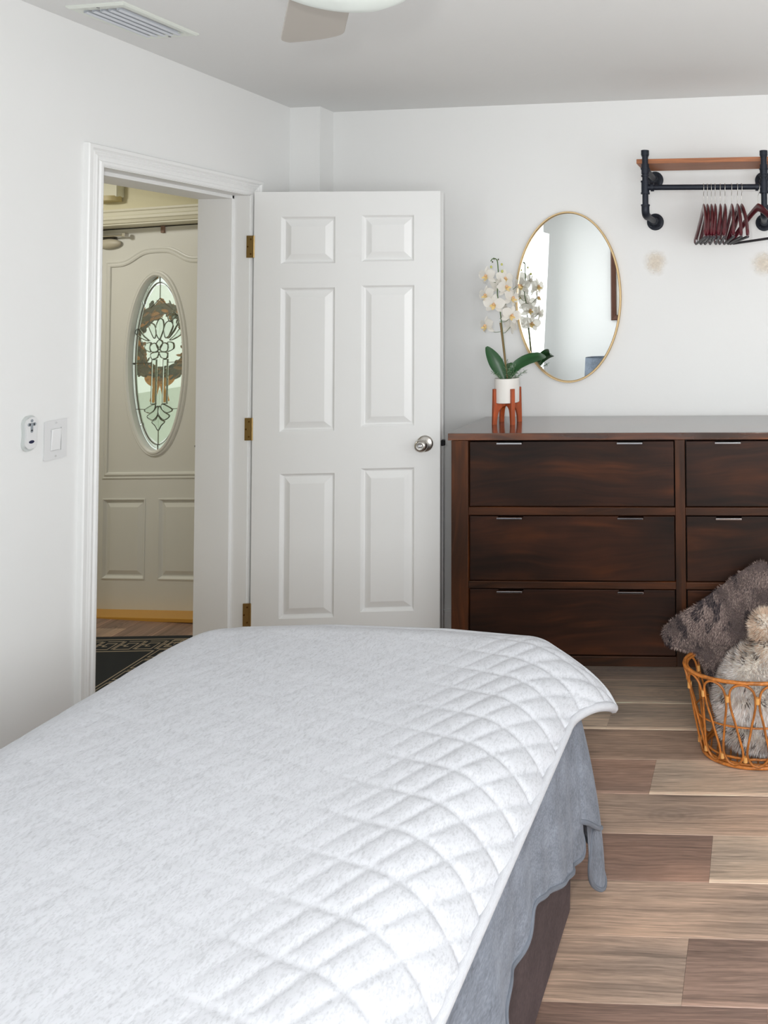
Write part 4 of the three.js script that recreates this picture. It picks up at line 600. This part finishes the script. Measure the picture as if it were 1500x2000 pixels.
{ // fluffy plush sitting in the basket
  const t = thing('plush_toy', 'fluffy cream plush toy with dark flecks and a round tan ear, sitting in the basket', 'plush toy');
  const N = 56, mc = new MarchingCubes(N, new THREE.MeshBasicMaterial(), false, false, 60000); mc.isolation = 0; const half = 0.27;
  const balls = [[0.0, 0.1, 0.0, 0.155, 0.085, 0.088], [-0.02, 0.2, 0.0, 0.15, 0.1, 0.085], [-0.005, 0.285, 0.0, 0.122, 0.075, 0.075], [0.05, 0.365, 0.0, 0.085, 0.058, 0.06], [0.0, 0.446, 0.01, 0.04, 0.04, 0.034], [0.125, 0.444, 0.01, 0.038, 0.038, 0.032]];
  const fld = (x, y, z) => { let s = 0; for (const [bx, by, bz, rx, ry, rz] of balls) { const d = (Math.sqrt(((x - bx) / rx) ** 2 + ((y - by) / ry) ** 2 + ((z - bz) / rz) ** 2) - 1) * Math.min(rx, ry, rz); s += Math.exp(-d * 70); } return Math.log(s) / 70; };
  for (let k = 0; k < N; k++) for (let j = 0; j < N; j++) for (let i = 0; i < N; i++) { const w = (a) => (a - N / 2) / (N / 2) * half; mc.field[k * N * N + j * N + i] = fld(w(i), w(j) + 0.25, w(k)); }
  mc.update(); const cnt = mc.count, g = new THREE.BufferGeometry(); g.setAttribute('position', new THREE.BufferAttribute(mc.positionArray.slice(0, cnt * 3), 3)); g.setAttribute('normal', new THREE.BufferAttribute(mc.normalArray.slice(0, cnt * 3), 3)); g.scale(half, half, half); g.translate(0, 0.25, 0);
  const gp = mergeVertices(g, 1e-5); gp.computeVertexNormals(); { let c = V(); const q = gp.attributes.position, nn = gp.attributes.normal; let sgn = 0; for (let i = 0; i < q.count; i += 7) sgn += Math.sign((q.getY(i) - 0.25) * nn.getY(i)); if (sgn < 0) { const ix = gp.index.array; for (let i = 0; i < ix.length; i += 3) { const a = ix[i]; ix[i] = ix[i + 1]; ix[i + 1] = a; } gp.computeVertexNormals(); } }
  const m = obj('body', gp, M(rgb(236, 228, 216), { roughness: 1 }), t);
  const tan = [rgb(250, 226, 204), rgb(254, 240, 224), rgb(242, 212, 188)], wh = [rgb(254, 250, 247), rgb(250, 240, 234), rgb(255, 253, 251), rgb(236, 220, 210)], dk = [rgb(66, 56, 54), rgb(94, 78, 72)];
  furry(t, m, 40000, 0.024, 0.0019, (q) => { const f = ss(0.6, 0.68, fbm(q.x * 42 + 3 + q.z * 17, q.y * 48 + q.z * 23, 71, 2)), up = ss(0.3, 0.4, q.y); if (rnd() < f * 0.6 * (1 - 0.6 * ss(0.4, 0.43, q.y))) return dk[Math.floor(rnd() * 2)].clone().multiplyScalar(1.3); const l = rnd() < up ? tan : wh; return l[Math.floor(rnd() * l.length)].clone().multiplyScalar(rr(0.86, 1.05)); }, (q) => V(fbm(q.x * 14, q.y * 14, 8, 2) - 0.5, fbm(q.x * 14 + 9, q.y * 14, 9, 2) - 0.62, fbm(q.z * 14, q.y * 14, 10, 2) - 0.5).multiplyScalar(1.7));
  t.position.set(BX + 0.025, 0.005, BZ + 0.028);
}

/* ---------------- ceiling vent, fan, switch, remote ---------------- */
{
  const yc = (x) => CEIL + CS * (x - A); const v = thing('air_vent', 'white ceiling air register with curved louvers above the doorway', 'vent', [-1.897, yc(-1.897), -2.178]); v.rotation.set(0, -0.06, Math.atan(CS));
  const hx = 0.093, hz = 0.135, f = 0.028; const pr = [[0, 0], [0, -0.004], [-0.006, -0.008], [-f, -0.006], [-f, 0.012]];
  obj('frame', sweepRing([V(-hx, 0, -hz), V(hx, 0, -hz), V(hx, 0, hz), V(-hx, 0, hz)], pr.map(([o, u]) => [-o, -u]).map(([o, u]) => [-o, u]), V(0, -1, 0)), M(rgb(226, 230, 222), { roughness: 0.4, side: THREE.DoubleSide }), v);
  obj('shade_backing', [box(-hx + f, hx - f, 0.016, 0.02, -hz + f, hz - f)], M(rgb(46, 52, 60)), v);  // flat sheet coloured dark for the unlit hollow behind the louvers
  const lm = M(rgb(216, 220, 226), { roughness: 0.4, side: THREE.DoubleSide });
  for (let k = 0; k < 5; k++) { const x0 = -hx + f + 0.002 + k * 0.0265, z0 = -hz + f, z1 = hz - f; obj('louver', grid(16, 2, (u, w) => { const a = u * 1.9; return u < 0.75 ? V(x0 + 0.013 * (1 - u / 0.75), -0.0105 - 0.0022 * Math.sin(u / 0.75 * 1.57), lerp(z0, z1, w)) : V(x0, lerp(-0.0127, 0.015, (u - 0.75) * 4), lerp(z0, z1, w)); }), lm, v); }
  for (const z of [-hz + 0.012, hz - 0.012]) { const s = cyl(0.004, 0.004, 0.002, 12); s.translate(0, -0.008, z); obj('screw', s, M(rgb(150, 150, 150), { metalness: 0.8, roughness: 0.4 }), v); }
}
{
  const f = thing('ceiling_fan', 'white ceiling fan with greige blades and a frosted dome, cut by the top edge', 'ceiling fan', [-0.70, 0, -1.19]);
  const white = M(rgb(228, 230, 228), { roughness: 0.4 }), blade = M(rgb(178, 172, 164), { roughness: 0.55 });
  const lathe = (p, n = 48) => new THREE.LatheGeometry(p.map(([r, y]) => new THREE.Vector2(r, y)), n);
  obj('dome_light', lathe([[0.0005, 2.108], [0.05, 2.111], [0.09, 2.121], [0.118, 2.138], [0.128, 2.158], [0.128, 2.165]]), M(rgb(232, 240, 234), { roughness: 0.3 }), f);
  obj('motor', lathe([[0.128, 2.165], [0.135, 2.17], [0.14, 2.2], [0.14, 2.27], [0.12, 2.3], [0.04, 2.31], [0.02, 2.32]]), white, f); obj('rod', lathe([[0.016, 2.3], [0.016, 2.5]], 20), white, f); obj('canopy', lathe([[0.02, 2.43], [0.06, 2.45], [0.07, 2.492], [0.001, 2.494]], 32), white, f);
  const s = new THREE.Shape(); s.moveTo(-0.042, 0.13); s.lineTo(-0.05, 0.28); s.quadraticCurveTo(-0.053, 0.42, -0.057, 0.55); s.quadraticCurveTo(-0.057, 0.572, -0.04, 0.568); s.quadraticCurveTo(0.01, 0.525, 0.04, 0.478); s.quadraticCurveTo(0.056, 0.455, 0.056, 0.43); s.quadraticCurveTo(0.054, 0.36, 0.052, 0.28); s.lineTo(0.044, 0.13); s.closePath();
  for (let k = 0; k < 3; k++) { const g = new THREE.ExtrudeGeometry(s, { depth: 0.006, bevelEnabled: true, bevelSize: 0.002, bevelThickness: 0.002, bevelSegments: 2, curveSegments: 20 }); g.rotateX(-Math.PI / 2); g.rotateY(0.608 + k * Math.PI * 2 / 3); g.translate(0, 2.2, 0); obj('blade', g, blade, f); }
}
{
  const s = thing('light_switch', 'white rocker light switch plate beside the bedroom doorway', 'light switch', [A, 1.2143, -2.1244], Math.PI / 2);
  const pl = new THREE.ExtrudeGeometry((() => { const q = new THREE.Shape(); q.moveTo(-0.035, -0.057); q.lineTo(0.035, -0.057); q.lineTo(0.035, 0.057); q.lineTo(-0.035, 0.057); q.closePath(); const h = new THREE.Path(); h.moveTo(-0.0172, -0.0335); h.lineTo(-0.0172, 0.0335); h.lineTo(0.0172, 0.0335); h.lineTo(0.0172, -0.0335); h.closePath(); q.holes.push(h); return q; })(), { depth: 0.0035, bevelEnabled: true, bevelSize: -0.003, bevelOffset: 0, bevelThickness: 0.0025, bevelSegments: 3 }); pl.translate(0, 0, 0.0); obj('plate', pl, matPlastic, s);
  obj('surround', box(-0.0175, 0.0175, -0.034, 0.034, 0.0, 0.0042), matPlastic, s);
  const rk = rbox(-0.0148, 0.0148, -0.031, 0.031, 0.0, 0.0085, 0.002); rk.rotateX(0.06); obj('rocker', rk, M(rgb(238, 238, 238), { roughness: 0.3 }), s);
  for (const y of [-0.0485, 0.0485]) { const c = cyl(0.003, 0.003, 0.001, 14); c.rotateX(Math.PI / 2); c.translate(0, y, 0.0064); obj('screw', c, M(rgb(205, 205, 205), { roughness: 0.4 }), s); }
}
{
  const s = thing('fan_remote', 'small white fan remote in a wall cradle left of the light switch', 'remote', [A, 1.246, -2.043], Math.PI / 2); s.scale.set(0.86, 1, 0.62);
  const out = (k) => { const q = new THREE.Shape(); q.moveTo(0, 0.051 * k); q.bezierCurveTo(0.022 * k, 0.051 * k, 0.025, 0.034, 0.0225, 0.016); q.bezierCurveTo(0.0205, 0.004, 0.0205, -0.006, 0.0225, -0.02); q.bezierCurveTo(0.025, -0.04, 0.018, -0.05 * k, 0, -0.05 * k); q.bezierCurveTo(-0.018, -0.05 * k, -0.025, -0.04, -0.0225, -0.02); q.bezierCurveTo(-0.0205, -0.006, -0.0205, 0.004, -0.0225, 0.016); q.bezierCurveTo(-0.025, 0.034, -0.022 * k, 0.051 * k, 0, 0.051 * k); return q; };
  const ex = (q, d, b) => new THREE.ExtrudeGeometry(q, { depth: d, bevelEnabled: true, bevelSize: -b, bevelThickness: b, bevelSegments: 3, curveSegments: 16 });
  obj('cradle', ex(out(1), 0.008, 0.002), M(rgb(206, 210, 208), { roughness: 0.5 }), s); const bd = ex(out(0.93), 0.008, 0.004); bd.scale(0.84, 0.95, 1); bd.translate(0, 0.001, 0.01); obj('body', bd, matPlastic, s);
  const grey = M(rgb(150, 156, 162), { roughness: 0.5 }); const bt = (x, y, r) => { const c = cyl(r, r, 0.002, 18); c.rotateX(Math.PI / 2); c.translate(x, y, 0.0225); return c; };
  obj('button', bt(0, 0.036, 0.0042), grey, s); obj('button', [bt(-0.0095, 0.0255, 0.0045), bt(0.0095, 0.0255, 0.0045), (() => { const g = rbox(-0.0095, 0.0095, 0.021, 0.03, 0.0215, 0.0235, 0.0008); return g; })()], grey, s); obj('button', [rbox(-0.0042, 0.0042, 0.0065, 0.022, 0.0215, 0.0235, 0.0008), bt(0, 0.0065, 0.0042)], grey, s);
  const od = cyl(1, 1, 0.002, 28); od.rotateX(Math.PI / 2); od.scale(0.0088, 0.0045, 1); od.translate(0, -0.0235, 0.0225); obj('indicator', od, M(rgb(40, 44, 72), { roughness: 0.3 }), s);
}
{ // rug in the hall: flat woven pattern
  const c = document.createElement('canvas'); c.width = 1024; c.height = 1024; const x = c.getContext('2d'); x.fillStyle = 'rgb(38,41,46)'; x.fillRect(0, 0, 1024, 1024); x.strokeStyle = 'rgb(176,160,138)'; x.lineWidth = 6;
  const S = 1024 / 1.1; x.strokeRect(0.035 * S, 0.035 * S, 1024 - 0.07 * S, 1024 - 0.07 * S); x.strokeRect(0.155 * S, 0.155 * S, 1024 - 0.31 * S, 1024 - 0.31 * S);
  const key = (ox, oy, w, h, flip) => { x.save(); x.translate(ox, oy); if (flip) x.rotate(Math.PI / 2); x.beginPath(); x.lineWidth = 5; for (const [a, b] of [[0, 0.1], [0, 0.9], [0.8, 0.9], [0.8, 0.3], [0.3, 0.3], [0.3, 0.62], [0.55, 0.62]]) x.lineTo(a * w, b * h); x.moveTo(0.15 * w, 0.1 * h); x.lineTo(w, 0.1 * h); x.lineTo(w, 0.9 * h); x.moveTo(0.0, 0.48 * h); x.lineTo(w * 0.3, 0.48 * h); x.stroke(); x.restore(); };
  const bw = 0.1 * S, o0 = 0.045 * S; for (let i = 0; i < 11; i++) { key(o0 + i * bw * 1.0, o0, bw * 0.9, bw); key(o0 + i * bw, 1024 - o0 - bw, bw * 0.9, bw); key(o0 + bw, o0 + i * bw, bw * 0.9, bw, true); key(1024 - o0, o0 + i * bw, bw * 0.9, bw, true); }
  const t = new THREE.CanvasTexture(c); t.colorSpace = THREE.SRGBColorSpace;
  const r = thing('hall_rug', 'dark charcoal rug with a beige key-pattern border on the hall floor', 'rug', [-3.19, 0, -2.97], 0.06);
  const g = grid(2, 2, (u, v) => V((u - 0.5) * 1.1, 0.008, (0.5 - v) * 1.1)); obj('pile', g, M(0xffffff, { map: t, roughness: 1 }), r); obj('edge_binding', rbox(-0.553, 0.553, 0, 0.0075, -0.553, 0.553, 0.003), M(rgb(34, 36, 40), { roughness: 1 }), r);
}
scene.traverse((o) => { if (o.isMesh) o.castShadow = o.receiveShadow = true; });
renderer.render(scene, camera);
